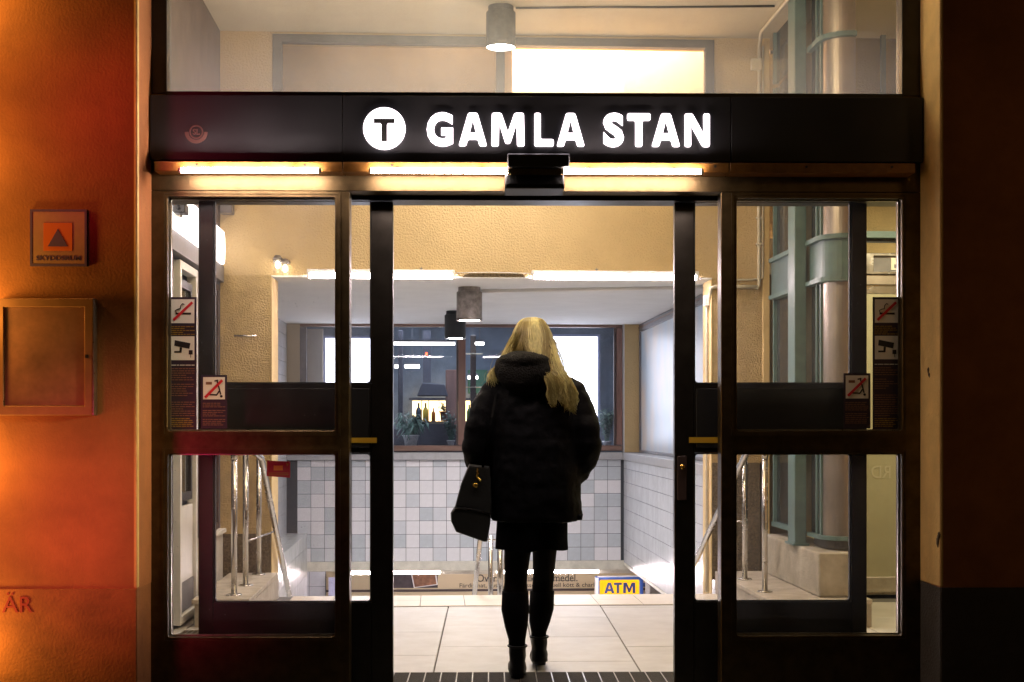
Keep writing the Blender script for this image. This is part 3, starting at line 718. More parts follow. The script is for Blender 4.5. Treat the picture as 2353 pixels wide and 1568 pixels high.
# jamb faces, the plaster coloured lighter as if lit
def jamb(a0, a1, s): return MB().prismz([(a0, VH-.003), (a0+s*.006, VH-.003), (a1+s*.006, VH2), (a1, VH2)], -.2, zh-.002)
part('jamb_face', jamb(jl0, jl, 1), M_yjamb, hw); part('jamb_face', jamb(jr0, jr, -1), M_yjamb, hw)
part('soffit', MB().box(jl0, jr0, VH-.003, VH2+.02, zh-.012, zh-.0005), M_ceil, hw)
part('corner_strip', MB().box(ur, hx(1768, VH), VH-.01, VH2, .1, ZC), M_yjamb, hw, bevel=.004)
slot = MB().prism([(hx(1062, VH), hz(638, VH)), (hx(1208, VH), hz(638, VH)), (hx(1203, VH), hz(631, VH)), (hx(1190, VH), hz(629, VH)), (hx(1080, VH), hz(629, VH)), (hx(1068, VH), hz(632, VH))], VH-.004, VH-.0005)
part('cable_slot', slot, M_brown, hw)
# clerestory frame + rooms behind
wf = thing('clerestory_window', 'grey framed high window above the stair opening, warm light behind one half', 'window', ((wx0+wx1)/2, VH, zwin0), hall=True)
a, b, c_, d_ = wx0, wx1, zwin0, wt
xm = hx(1150, VH)
fw = .065
part('frame', plate(a, b, c_, d_, [(a+fw, xm-.03, c_+.05, d_-.058), (xm+.03, b-fw, c_+.05, d_-.058)], VH-.02, VH+.05, r=.003), mat('high_window_frame', (.10, .09, .085), .5, var=.3, scale=10), wf, bevel=.003)
part('pane', MB().box(a+.03, xm, VH+.02, VH+.024, c_+.03, d_-.03), G_high, wf)
part('pane', MB().box(xm+.001, b-.03, VH+.02, VH+.024, c_+.03, d_-.03), G_high, wf)
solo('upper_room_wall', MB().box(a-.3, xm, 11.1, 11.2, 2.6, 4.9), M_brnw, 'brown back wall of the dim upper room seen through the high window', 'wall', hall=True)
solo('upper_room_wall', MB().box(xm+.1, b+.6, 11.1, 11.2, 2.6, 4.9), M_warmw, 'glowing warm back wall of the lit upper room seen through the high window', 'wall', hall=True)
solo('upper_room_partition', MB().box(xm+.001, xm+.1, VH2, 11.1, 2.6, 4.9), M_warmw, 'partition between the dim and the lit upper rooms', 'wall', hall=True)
solo('upper_room_screen', MB().box(hx(1435, 10.95), b+.6, 10.95, 10.98, 2.6, 4.2), mat('room_screen', (.62, .46, .34), .9, var=.1), 'beige screen standing before the glowing wall of the upper room', 'screen', hall=True)
lamp('assumed_upper_lamp', 'AREA', (1.1, 10.7, 4.8), 165, (1, .86, .68), size=1.4, size_y=.3, hall=True)  # assumed unseen lamp, added for the glow behind the high window
lamp('assumed_upper_dim_lamp', 'AREA', (-.3, 10.7, 4.8), 6, (1, .74, .5), size=1.2, size_y=.3, hall=True)  # assumed too, a weak unseen lamp for the dim upper room
for u_, v_, z_, e_ in ((hx(1078.5, 11.64), 11.64, 2.05, 95), (hx(1046, 14.1), 14.1, 2.05, 95), (hx(1151, 9.46), 9.46, 3.71, 40)):
    lamp('cylinder_lamp_beam', 'SPOT', (u_, v_, z_), e_, (1, .95, .94), size=.08, spot=R(150), hall=True)
solo('upper_room_floor', MB().box(-3, 5, VH2, 11.2, 2.44, 2.60), M_warmw, kind='structure', hall=True)
# ceilings
solo('hall_ceiling', MB().box(-4, 6.5, 6.3, VH2, ZC, ZC+.2), M_ceilw, kind='structure', hall=True)
solo('stair_ceiling', MB().box(-3, 4.2, VH2, VB+.02, ZL, ZL+.09), M_ceil, kind='structure', hall=True)
# outer enclosure of the hall
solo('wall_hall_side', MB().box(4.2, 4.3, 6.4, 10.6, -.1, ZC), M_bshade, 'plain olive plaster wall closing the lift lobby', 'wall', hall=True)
solo('wall_by_entrance', MB().box(fx(2192, 6.8), 5.0, 6.76, 6.9, 0, ZC), M_yjamb, 'pale rough plaster wall edge just inside the dark sidelight', 'wall')

# ---- left hall wall: shop front
lw = thing('shop_facade', 'narrow shop front along the hall with lit fascia, doors and low cream wall', 'shop front', (UL, 8.5, 0), hall=True)
part('wall', MB().box(UL-.3, UL-.1, 6.4, VH2, 0, ZC), M_greyf, lw)
part('upper_wall', MB().box(UL-.1, UL, 6.4, VH, 2.62, ZC), mat('brown_grey_paint', (.16, .12, .10), .8, var=.3, scale=5), lw)
part('fascia', MB().prismx([(6.9, 2.335), (10.0, 2.335), (10.04, 2.37), (10.05, 2.44), (10.04, 2.52), (10.0, 2.56), (6.9, 2.56)], UL-.02, UL+.05), E_fascia, lw)
part('fascia_soffit', MB().box(UL-.1, UL+.03, 6.4, VH-.02, 2.22, 2.334), M_greyf, lw)
v1 = sv(411, UL); v2 = sv(455, UL); v0 = sv(386, UL)
post = MB(); post.box(UL-.06, UL+.0, v1-.42, v1-.18, 0, 2.219); part('dark_post', post, M_dkwood, lw, bevel=.004)
dr = part('door', plate(0, 1, 0, 1, [], 0, .01), M_white, lw); dr_me = MB()
def side_frame(v0, v1, z0, z1, wd, u0, u1):
    m_ = MB(); m_.box(u0, u1, v0, v0+wd, z0, z1); m_.box(u0, u1, v1-wd, v1, z0, z1); m_.box(u0, u1, v0+wd, v1-wd, z1-wd, z1); m_.box(u0, u1, v0+wd, v1-wd, z0, z0+wd); return m_
bpy.data.objects.remove(dr)
dv0 = sv(411, UL); dv1 = 9.15
dr = part('door', side_frame(dv0, dv1, .02, 2.2, .05, UL-.05, UL+.01), M_white, lw, bevel=.003)
part('door_sash', side_frame(dv0+.08, dv1-.08, .75, 2.1, .05, UL-.04, UL-.01), M_black, dr)
part('door_panel', MB().box(UL-.035, UL-.012, dv0+.055, dv1-.055, .075, .72), M_white, dr, bevel=.003)
part('door_kick_plate', MB().box(UL-.011, UL-.006, dv0+.055, dv1-.055, .08, .26), M_greyf, dr)
part('door_glass', MB().box(UL-.03, UL-.026, dv0+.1, dv1-.1, .78, 2.08), G_lift, dr)
wv = [(9.2, 9.62), (9.66, 10.12)]
part('low_wall', MB().box(UL-.1, UL+.02, 9.18, VH-.002, 0, .455), M_cream, lw, bevel=.004)
part('sill', MB().box(UL-.1, UL+.045, 9.17, VH-.002, .456, .485), M_cream, lw, bevel=.004)
for a_, b_ in wv:
    w_ = part('window', side_frame(a_, b_, .486, 2.2, .045, UL-.06, UL), M_dkwood, lw, bevel=.003)
    part('sash', side_frame(a_+.05, b_-.05, .54, 2.15, .02, UL-.045, UL-.02), M_greyf, w_)
    part('pane', MB().box(UL-.034, UL-.03, a_+.06, b_-.06, .55, 2.14), G_lift, w_)
part('back_panel', MB().box(UL-.1, UL-.09, 6.4, VH, 0, 2.22), M_shop, lw)
# lit camera on the fascia
t = thing('security_camera', 'small dark box camera on the glowing shop fascia', 'camera', (UL+.12, sv(421, UL+.1), 2.6), hall=True)
vc = sv(419, UL+.12); zc_ = hz(479, vc, 420)
part('housing', MB().box(UL+.07, UL+.14, vc-.03, vc+.10, zc_-.028, zc_+.028), M_black, t, bevel=.006)
part('bracket', MB().tube([(UL+.052, vc+.1, zc_-.02), (UL+.1, vc+.08, zc_-.035), (UL+.1, vc+.05, zc_-.029)], .008, 8), M_alu, t)
part('lens', MB().tube([(UL+.105, vc-.034, zc_), (UL+.105, vc-.0305, zc_)], .014, 12), M_boot, t)
# door mat grating
g = thing('floor_grate', 'perforated metal floor grate in front of the shop door', 'grate', (-1.45, 7.9, 0), hall=True)
gb = MB(); 
part('grate_frame', MB().box(-1.5, -1.15, 7.3, 8.45, .0, .003), M_black, g)
for i in range(34):
    y = 7.31 + i*.0335; gb.box(-1.49, -1.16, y, y+.010, .0035, .012)
for i in range(12):
    x = -1.49 + i*.03; gb.box(x, x+.006, 7.31, 8.44, .0036, .0115)
part('grate_bars', gb, M_alu, g, kind='stuff')
# hanging box on wall, small bar, lamps standing in for a lantern reflection
vb_ = VH-.12
t = thing('hanging_sign_box', 'dark grey box with pale trim fixed high on the yellow wall near the shop', 'sign box', (hx(520, vb_), VH, hz(497, vb_)), hall=True)
part('box', MB().box(hx(505, vb_), hx(533, vb_), vb_, VH-.001, hz(494, vb_), hz(430, vb_)), M_greyf, t, bevel=.004)
part('trim', MB().box(hx(505, vb_), hx(536, vb_), vb_-.008, vb_-.0005, hz(498, vb_), hz(494.5, vb_)).box(hx(533.2, vb_), hx(536, vb_), vb_-.008, vb_-.0005, hz(494, vb_), hz(430, vb_)), M_alu, t)
vb_ = VH-.03
solo('wall_bar', MB().tube([(hx(538, vb_), vb_, hz(774, vb_)), (hx(589, vb_), vb_, hz(774, vb_))], .008, 10), M_steel, 'short steel bar fixed flat on the rough yellow wall', 'bar', hall=True)
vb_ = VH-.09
t = thing('lantern_reflection', 'twin glowing lamps imitating a lantern reflection at the corner of the stair opening', 'lantern', (hx(645, vb_), VH, hz(636, vb_)), hall=True)
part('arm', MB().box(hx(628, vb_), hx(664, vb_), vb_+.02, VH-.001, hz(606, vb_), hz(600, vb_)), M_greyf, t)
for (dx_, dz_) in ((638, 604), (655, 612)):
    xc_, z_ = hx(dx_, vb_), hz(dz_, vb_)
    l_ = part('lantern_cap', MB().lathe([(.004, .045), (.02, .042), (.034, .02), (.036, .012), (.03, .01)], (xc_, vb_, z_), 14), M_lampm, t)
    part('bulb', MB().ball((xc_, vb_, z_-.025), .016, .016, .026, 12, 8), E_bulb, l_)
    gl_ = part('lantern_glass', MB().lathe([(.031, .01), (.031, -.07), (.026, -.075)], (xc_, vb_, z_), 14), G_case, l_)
# platforms
for (a_, b_, v0_, lab) in ((-1.46, -1.13, 8.6, 0), (1.99, 2.60, 8.4, 1)):
    pl = MB(); pl.box(a_, b_, v0_, VH+.3, -.05, .17)
    t = thing('raised_kerb', ['low stone platform under the handrail beside the shop front', 'low stone platform under the handrail beside the lift base'][lab], 'platform', ((a_+b_)/2, 9.4, 0), hall=True)
    part('block', MB().box(a_, b_, v0_+.02, VH-.006, -.05, .14), M_step, t)
    yy = v0_
    for q in range(3):
        e_ = min(yy + .56, VH-.006); part('slab', MB().box(a_-.015, b_, yy, e_-.006, .1405, .17), M_step, t, bevel=.004); yy = e_
# handrails
def rail(name, lab, ups, slope, rod, base):
    t = thing(name, lab, 'handrail', base, hall=True)
    for (u, v, z0, z1) in ups:
        part('post', MB().tube([(u, v, z0+.006), (u, v, z1)], .0185, 14), M_steel, t)
        part('base_flange', MB().lathe([(.001, .008), (.045, .008), (.048, .005), (.048, 0)], (u, v, z0), 18), M_steel, t)
    part('rail', MB().tube(slope, .021, 14), M_steel, t)
    if rod: part('rod', MB().tube(rod, .006, 8), M_steel, t)
    return t
zt = 1.035
rail('handrail', 'steel handrail on three posts beside the shop front, sloping down the stairs',
     [(-1.25, 8.8, .17, zt), (-1.25, 9.32, .17, zt), (-1.25, 10.0, .17, zt-.01)],
     [(-1.25, 8.8, zt-.03), (-1.25, 8.795, zt), (-1.25, 8.83, zt+.015), (-1.25, 9.1, zt+.02), (-1.2, 9.32, zt+.01), (-1.165, 9.45, zt-.04), (-1.12, 10.85, -.12), (-1.10, 12.5, -1.3)],
     [(-1.25, 9.32, .455), (-1.15, 9.98, .47)], (-1.25, 9.3, .17))
rail('handrail', 'steel handrail on two posts beside the concrete lift base, sloping down the stairs',
     [(2.04, 8.8, .17, zt), (2.07, 9.52, .17, zt)],
     [(2.04, 8.8, zt-.03), (2.04, 8.795, zt), (2.04, 8.83, zt+.015), (2.05, 9.2, zt+.02), (2.04, 9.34, zt-.01), (1.87, 10.4, .16), (1.80, 12.0, -1.1)],
     [(2.07, 9.52, .56), (1.98, 9.75, .56)], (2.05, 9.2, .17))
# centre rail on the stairs
vm = 10.25
t = thing('centre_handrail', 'steel handrail in the middle of the stairs behind the woman', 'handrail', (hx(1120, vm), vm, -.05), hall=True)
part('rail', MB().tube([(hx(1110, vm), vm, hz(1180, vm)), (hx(1103, vm), vm+.02, hz(1245, vm)), (hx(1091, vm), vm+.2, hz(1368, vm)-.05), (hx(1080, vm), vm+.6, -.5)], .018, 14), M_steel, t)
part('post', MB().tube([(hx(1131, vm), vm+.3, hz(1238, vm)), (hx(1131, vm), vm+.3, -.35)], .019, 14), M_steel, t)
part('post', MB().tube([(hx(1150, vm), vm+.05, hz(1238, vm)), (hx(1150, vm), vm+.05, -.2)], .021, 14), M_steel, t)
part('rod', MB().tube([(hx(1107, vm), vm-.02, hz(1215, vm)), (hx(1108, vm), vm-.02, hz(1234, vm)), (hx(1111, vm), vm-.02, hz(1240, vm)), (hx(1160, vm), vm-.02, hz(1240, vm)), (hx(1162, vm), vm-.02, hz(1250, vm)), (hx(1146, vm), vm, -.2)], .0055, 8), M_steel, t)

# ---- header tube fittings
def fitting(a, b, V, ztop, zbot, lab, body=M_white, em=E_tube, grp=None):
    t = thing('tube_fitting', lab, 'light fitting', ((hx(a, V)+hx(b, V))/2, V, hz(zbot, V)), hall=True, group=grp)
    x0, x1 = hx(a, V), hx(b, V); z1, z0 = hz(ztop, V), hz(zbot, V)
    part('housing', MB().box(x0, x1, V, V+.062, (z0+z1)/2+.004, z1), body, t, bevel=.003)
    part('tube', MB().tube([(x0+.02, V+.012, z0+(z1-z0)*.30), (x1-.02, V+.012, z0+(z1-z0)*.30)], (z1-z0)*.28, 12), em, t)
    for p_ in (x0, x1-.018): part('end_cap', MB().box(p_, p_+.018, V-.004, V+.04, z0, (z0+z1)/2+.003), body, t)
    return t
Vf = VH - .065
fitting(705, 1045, Vf, 621, 642, 'glowing tube fitting under the yellow wall, on the shop front side')
fitting(1222, 1606, Vf, 621, 642, 'glowing tube fitting under the yellow wall, on the lift side')
# ornaments on the wall just above
for k, (dx_, dz_) in enumerate(((968, 619), (1371, 619), (1560, 619))):
    V = VH-.02; x_, z_ = hx(dx_, V), hz(dz_, V)
    pts = []
    for i in range(10):
        r_ = .016 if i % 2 == 0 else .006; pts.append((x_ + r_*math.sin(i*math.pi/5), z_ + r_*math.cos(i*math.pi/5)))
    solo('star_clip', MB().prism(pts, V-.004, V+.004), M_lampm, ['small metal star clip over the shop side tube fitting', 'small metal star clip near the middle end of the lift side tube fitting', 'small metal star clip near the far end of the lift side tube fitting'][k], 'clip', hall=True)
V = VH-.012
solo('wall_cable', MB().tube([(hx(1045, V), V, hz(628, V)), (hx(1085, V), V, hz(627, V)), (hx(1130, V), V, hz(626.3, V)), (hx(1180, V), V, hz(627.3, V)), (hx(1222, V), V, hz(628.5, V))], .003, 6), M_conw, 'thin pale cable between the two tube fittings', 'cable', hall=True)

# ---- cylinder lamps
def cyl(name, u, v, ztop, h, r, m, lab, pw):
    t = thing(name, lab, 'ceiling lamp', (u, v, ztop-h), hall=True, group='cylinder ceiling lamps')
    part('neck', MB().lathe([(r*.86, 0), (r*.86, -.035)], (u, v, ztop), 28), m, t)
    part('body', MB().lathe([(.001, -.034), (r*.9, -.034), (r, -.042), (r, -h+.03), (r*1.01, -h+.028), (r*1.01, -h), (r*.96, -h), (r*.96, -h+.012)], (u, v, ztop), 32), m, t)
    part('lens', MB().lathe([(.0005, -h+.008), (r*.955, -h+.008)], (u, v, ztop), 28), E_lamp, t)
    return t
cyl('cylinder_lamp', hx(1151, 9.46), 9.46, ZC, .275, .098, M_lampg, 'grey cylinder lamp under the high hall ceiling, seen through the transom', 0)
cyl('cylinder_lamp', hx(1078.5, 11.64), 11.64, ZL, .275, .105, M_lampm, 'worn silver cylinder lamp under the low stair ceiling', 0)
cyl('cylinder_lamp', hx(1046, 14.1), 14.1, ZL, .275, .105, M_lampk, 'black cylinder lamp, the farther one under the stair ceiling', 0)
# conduits on ceilings
solo('ceiling_conduit', MB().tube([(hx(1106, 11.64), 11.64, ZL-.03), (hx(1560, 11.3), 11.3, ZL-.03), (hx(1640, 11.2), 11.2, ZL-.03)], .016, 8), M_conw, 'pale conduit on the low ceiling from the silver cylinder lamp', 'conduit', hall=True)
solo('ceiling_cable', MB().tube([(hx(1185, 9.46), 9.46, ZC-.008), (hx(1400, 9.4), 9.4, ZC-.01), (hx(1500, 9.4), 9.4, ZC-.007), (hx(1780, 9.33), 9.33, ZC-.008)], .007, 6), M_lampg, 'thin grey cable on the high hall ceiling by the grey cylinder lamp', 'cable', hall=True)
cp = thing('wall_conduit', 'pale conduit pipe running along the ceiling and down beside the lift', 'conduit', (ur, VH, 0), hall=True)
uc = hx(1744, VH-.02)
part('pipe', MB().tube([(2.27, 7.5, ZC-.02), (2.27, 9.9, ZC-.02), (uc, VH-.03, ZC-.06), (uc, VH-.02, 3.5), (uc, VH-.02, hz(654, VH)), (uc-.02, VH-.02, hz(662, VH))], .013, 10), M_conduit, cp)
part('pipe', MB().tube([(hx(1752, VH), VH-.02, hz(100, VH)), (hx(1751, VH), VH-.02, hz(635, VH)), (hx(1748, VH), VH-.02, hz(638, VH)), (hx(1720, VH), VH-.02, hz(641, VH)), (jr0+.06, VH-.02, hz(641, VH))], .007, 8), M_conduit, cp)
part('pipe', MB().tube([(uc-.01, VH-.02, hz(657, VH)), (hx(1700, VH), VH-.02, hz(657, VH)), (jr0+.02, VH-.02, hz(657, VH)), (jr0-.01, VH-.02, hz(660, VH)), (jr0-.012, VH+.02, hz(680, VH)), (jr0-.014, VH+.1, hz(700, VH)), (jr0-.016, VH+.1, 0.0)], .013, 10), M_conduit, cp)
part('clamp', MB().box(uc-.02, uc+.02, VH-.04, VH-.001, hz(560, VH), hz(556, VH)).box(uc-.02, uc+.02, VH-.04, VH-.001, hz(500, VH), hz(496, VH)), M_conduit, cp)
part('junction_box', MB().box(jr0-.05, jr0-.012, VH+.02, VH+.08, hz(700, VH), hz(676, VH)), M_conw, cp, bevel=.004)
part('junction_box', MB().box(hx(1724, VH), hx(1748, VH), VH-.045, VH-.001, hz(157, VH), hz(130, VH)), M_conduit, cp, bevel=.004)

# ---- stairwell
uR = hx(1433, VB); uLw = hx(659, VB)
zled = hz(1040, VB); ztile = hz(1057, VB); zbot = hz(1289, VB)
P_ = .1507
bw = thing('tiled_wall', 'back wall over the stairs set with square white and blue-grey tiles', 'wall', (.2, VB, zbot), hall=True)
part('backing', MB().box(uLw-.1, uR+.05, VB, VB+.12, zbot, ztile), M_ggrout, bw)
part('ledge', MB().box(uLw, uR+.02, VB-.05, VB+.12, ztile+.001, zled), M_ledge, bw, bevel=.003)
part('slab_edge', MB().box(uLw-.3, uR+.3, VB-.015, VB+.35, hz(1311, VB), zbot-.001), M_cream, bw, bevel=.004)
tms = []
def tile_mesh(w_, h_, m):
    me = MB().box(.0023, w_-.0023, -.007, 0, .0023, h_-.0023).mesh('tile'); me.materials.append(m); return me
tm = {m: tile_mesh(P_, P_, m) for m in (M_tw, M_tb, M_tc)}
htop = ztile - (zbot + 7*P_) - .002
tmt = {m: tile_mesh(P_, htop, m) for m in (M_tw, M_tb, M_tc)} if htop > .02 else None
xj = hx(964, VB); x = xj - P_*math.floor((xj-uLw)/P_)
rows = 7; col = 0
rnd = random.Random(11); meshes = []; locs = []
while x + P_ < uR + .02:
    for r_ in range(rows + (1 if tmt else 0)):
        k = rnd.random(); m = M_tw if k < .48 else (M_tb if k < .74 else M_tc)
        meshes.append((tm if r_ < rows else tmt)[m]); locs.append((x, VB-.0005, zbot + r_*P_))
    x += P_
for o in copies('tile', meshes, locs, bw): o.rotation_euler = (R(rnd.gauss(0, .22)), 0, R(rnd.gauss(0, .22))); o.location.y += rnd.uniform(-.0006, .0006)
# right side wall
rw = thing('tiled_side_wall', 'pale tiled stairwell wall running under the frosted side window', 'wall', (uR, 13, zbot), hall=True)
part('backing', MB().box(uR+.008, uR+.2, VH2, VB-.001, zbot-.02, ztile), M_ggrout, rw)
tb = MB(); y = VB - .16; 
while y > VH2:
    for r_ in range(8):
        z0_ = zbot-.02 + r_*P_; tb.box(uR, uR+.0078, y+.0014, y+P_-.0014, z0_+.003, min(z0_+P_-.0012, ztile))
    y -= P_
part('tile', tb, M_tside, rw, kind='stuff')
part('ledge', MB().box(uR-.015, uR+.2, VH2, VB-.001, ztile+.001, zled), M_ledge, rw, bevel=.003)
part('soffit_edge', MB().box(uR-.004, uR+.2, VH2, VB, zbot-.05, zbot-.021), M_cream, rw)
uW = hx(1467, VB)
part('pier', MB().box(uR+.005, uW+.4, VB-.04, VB+.1, zled+.001, ZL), M_yellow, rw, bevel=.003)
part('pier_edge', MB().box(uR-.004, uR+.004, VB-.05, VB+.1, zled+.001, ZL), M_white, rw)
sw = thing('side_window', 'frosted side window with its own painted pale blue glow and a grey frame', 'window', (uW, 13, zled), hall=True)
v_a, v_b = 10.5, VB-.045
part('frame', MB().box(uW, uW+.06, v_a, v_b, ZL-.09, ZL-.002).box(uW, uW+.06, v_a, v_b, zled+.001, zled+.03).box(uW, uW+.06, v_b-.05, v_b, zled+.031, ZL-.091).box(uW, uW+.06, 13.0, 13.06, zled+.031, ZL-.091), M_greyf, sw, bevel=.004)
part('pane', MB().box(uW+.02, uW+.026, v_a, v_b-.03, zled+.02, ZL-.08), M_frost, sw)
part('inner_frame', MB().box(uW-.006, uW-.0005, v_a, v_b, ZL-.05, ZL-.03), M_wood, sw)
# left stair wall
lwall = thing('tiled_side_wall', 'tiled stairwell wall with a broad sloping kerb beside the shop side jamb', 'wall', (uLw, 13, 0), hall=True)
part('backing', MB().box(uLw-.2, uLw-.008, VH2, VB-.001, -3.2, ZL), M_ggrout, lwall)
tb = MB(); y = VB - P_
while y > 14.5:
    for r_ in range(18):
        z0_ = -.36 + r_*P_; tb.box(uLw-.0078, uLw, y+.0014, y+P_-.0014, z0_+.003, min(z0_+P_-.0012, ZL-.002))
    y -= P_
part('tile', tb, M_tside, lwall, kind='stuff')
part('window_frame', MB().box(uLw-.005, uLw+.01, 14.2, 15.0, .9, ZL-.01), M_wood, lwall)
zk = 0.0; uk = hx(706, VB)
part('kerb', MB().box(uLw+.001, uk-.008, VH2, VB-.004, -3.2, zk), M_ggrout, lwall)
tb = MB(); y = VB - .3
while y > VH2:
    for r_ in range(20):
        z0_ = zk - (r_+1)*P_; tb.box(uk-.0078, uk, y+.0012, y+.3-.0012, z0_+.0018, z0_+P_-.0012)
    for r_ in range(2):
        tb.box(uLw+.002+r_*.115, uLw+.114+r_*.115, y+.0012, y+.2988, zk+.0005, zk+.006)
    y -= .3
part('kerb_tile', tb, M_cream if False else mat('kerb_tile_glaze', (.60, .62, .62), .2, var=.08, scale=6), lwall, kind='stuff')

# ---- back window
VW = VB + .02
bwn = thing('shop_window', 'wide wood framed window over the tiled wall looking into a shop', 'window', (.2, VW, zled), hall=True)
a_, b_ = hx(689, VW), hx(1430, VW); zt_, zb_ = hz(738, VW), hz(1037, VW)
m0, m1 = hx(1053, VW), hx(1070, VW)
part('head', MB().box(a_, b_, VW, VW+.08, hz(752, VW), zt_), M_woodh, bwn, bevel=.004)
part('bottom_rail', MB().box(a_, b_, VW, VW+.08, zb_, hz(1024, VW)), M_woodh, bwn, bevel=.006)
part('stile', MB().box(a_, hx(704, VW), VW+.001, VW+.079, hz(1023, VW), hz(753, VW)), M_greyf, bwn, bevel=.004)
part('stile', MB().box(hx(1417, VW), b_, VW+.001, VW+.079, hz(1023, VW), hz(753, VW)), M_wood, bwn, bevel=.004)
part('mullion', MB().box(m0, m1, VW-.01, VW+.079, hz(1023, VW), hz(753, VW)), M_wood, bwn, bevel=.004)
part('bead', MB().box(m0-.02, m0-.001, VW+.02, VW+.05, hz(1023, VW), hz(753, VW)).box(hx(1411, VW), hx(1417, VW)-.001, VW+.02, VW+.05, hz(1023, VW), hz(753, VW)), M_dkwood, bwn)
part('pane', MB().box(hx(704, VW), m0, VW+.052, VW+.056, hz(1024, VW), hz(752, VW)), G_shop, bwn)
part('pane', MB().box(m1, hx(1417, VW), VW+.052, VW+.056, hz(1024, VW), hz(752, VW)), G_shop, bwn)
solo('wall_window_pier', MB().box(uLw-.1, a_-.001, VW, VW+.1, zled+.001, ZL), M_beige, 'beige wall pier between the stair side wall and the shop window', 'wall', hall=True)
# shop room
VS = 19.4
sh = thing('shop_room', None, None, (.2, 17.5, .5), hall=True, kind='structure')
part('back_wall', MB().box(-3.4, 3.4, VS, VS+.1, 0, 2.9), M_shop, sh)
part('side_wall', MB().box(-3.4, -3.3, VB+.15, VS, 0, 2.9).box(uW+.45, uW+.55, VB+.15, VS, 0, 2.9), M_shopd, sh)
part('shop_ceiling', MB().box(-3.4, 3.4, VB+.12, VS+.1, 2.9, 3.0), M_shopd, sh)
part('shop_floor', MB().box(-3.4, 3.4, VB+.36, VS+.1, -.2, 0), M_shopd, sh)
part('window_board', MB().box(a_, b_, VW+.081, VW+.4, hz(1030, VW), hz(1025, VW)), M_greyf, sh)
part('head_wall', MB().box(-3.4, 3.4, VB+.13, VB+.2, ZL, 2.9), M_shopd, sh)
solo('shop_curtain', MB().box(hx(706, 16.2), hx(742, 16.2), 16.2, 16.24, zled, 2.3), M_beige, 'plain beige panel hanging behind the end of the shop window', 'curtain', hall=True)
def lightbox(a, b, t_, bo, V, lab):
    t = thing('lightbox', lab, 'lightbox', ((hx(a, V)+hx(b, V))/2, V, hz(bo, V)), hall=True, group='white lightboxes in the shop window')
    x0, x1, z0, z1 = hx(a, V), hx(b, V), hz(bo, V), hz(t_, V)
    part('case', plate(x0-.03, x1+.03, z0-.03, z1+.03, [(x0, x1, z0, z1)], V-.02, V+.08, r=.004), mat('lightbox_case', (.25, .3, .5), .4), t, bevel=.004)
    part('face', MB().box(x0-.002, x1+.002, V+.005, V+.01, z0-.002, z1+.002), E_box, t)
    part('back', MB().box(x0-.002, x1+.002, V+.0805, V+.09, z0-.002, z1+.002), M_shopd, t)
lightbox(748, 866, 779, 1018, 16.45, 'blank white lightbox seen through the sliding door by the shop front')
lightbox(1248, 1373, 774, 1018, 16.45, 'blank white lightbox partly hidden behind the woman')
# shop tubes
def stube(a, b, D, V, r, lab):
    z = hz(D, V); t = thing('shop_tube', lab, 'light', ((hx(a, V)+hx(b, V))/2, V, z), hall=True, group='tube lights inside the shop')
    part('tube', MB().tube([(hx(a, V), V, z), (hx(b, V), V, z)], r, 10), E_shop, t)
    part('holder', MB().box(hx(a, V), hx(b, V), V-.02, V+.02, z+r+.001, z+r+.03), M_greyf, t)
    part('hanger', MB().box((hx(a, V)+hx(b, V))/2-.004, (hx(a, V)+hx(b, V))/2+.004, V-.004, V+.004, z+r+.021, 2.9), M_greyf, t)
stube(885, 1045, 790.5, 16.9, .016, 'long tube light highest inside the shop window')
stube(907, 923, 843, 18.6, .02, 'short tube light at the end of the second row in the shop')
stube(930, 964, 843, 18.6, .02, 'middle tube light of the second row in the shop')
stube(973, 990, 843, 18.6, .02, 'short tube light nearest the mullion in the second row')
stube(1075, 1098, 868, 18.6, .02, 'tube light just past the mullion in the shop')
stube(1092, 1112, 790, 16.9, .016, 'short tube light beside the black cylinder lamp in the shop')
def fur(name, lab, cat, a, b, t_, bo, V, dep, m):
    solo(name, MB().box(hx(a, V), hx(b, V), V, V+dep, hz(bo, V), hz(t_, V)), m, lab, cat, hall=True, bevel=.01)
fur('shop_post', 'dark square post standing left of the tube lights inside the shop', 'post', 915, 926, 760, 1020, 17.8, .1, M_shopd)
fur('shop_post', 'brown timber post close behind the mullion inside the shop', 'post', 1081, 1094, 770, 960, 17.2, .1, M_dkwood)
t = thing('menu_board', 'dark hanging board over the backlit bar shelf', 'board', (hx(985, 18.2), 18.2, hz(912, 18.2)), hall=True)
part('board', MB().prism([(hx(958, 18.2), hz(911, 18.2)), (hx(1030, 18.2), hz(911, 18.2)), (hx(1022, 18.2), hz(884, 18.2)), (hx(970, 18.2), hz(880, 18.2))], 18.2, 18.35), M_shopd, t, bevel=.01)
part('hanger', MB().box(hx(972, 18.2), hx(990, 18.2), 18.25, 18.3, hz(879, 18.2), hz(760, 18.2)), M_shopd, t)
fur('timber_panel', 'warm brown timber panel beside the backlit bar shelf', 'panel', 1024, 1051, 850, 985, 18.5, .08, M_wood)
fur('shop_shelf', 'thin glass shelf high behind the mullion in the shop', 'shelf', 1062, 1110, 812, 814, 17.0, .12, M_alu)
fur('shop_shelf', 'thin glass shelf lower down behind the mullion in the shop', 'shelf', 1068, 1112, 889, 891, 17.0, .12, M_alu)
fur('shop_counter', 'long dark blue counter at the end of the shop near the lightbox', 'counter', 760, 960, 985, 1040, 17.6, .5, M_shopd)
fur('wall_panel', 'dull green panel on the shop wall past the mullion', 'panel', 1075, 1120, 850, 905, 19.2, .05, mat('dull_green_panel', (.05, .14, .08), .6))
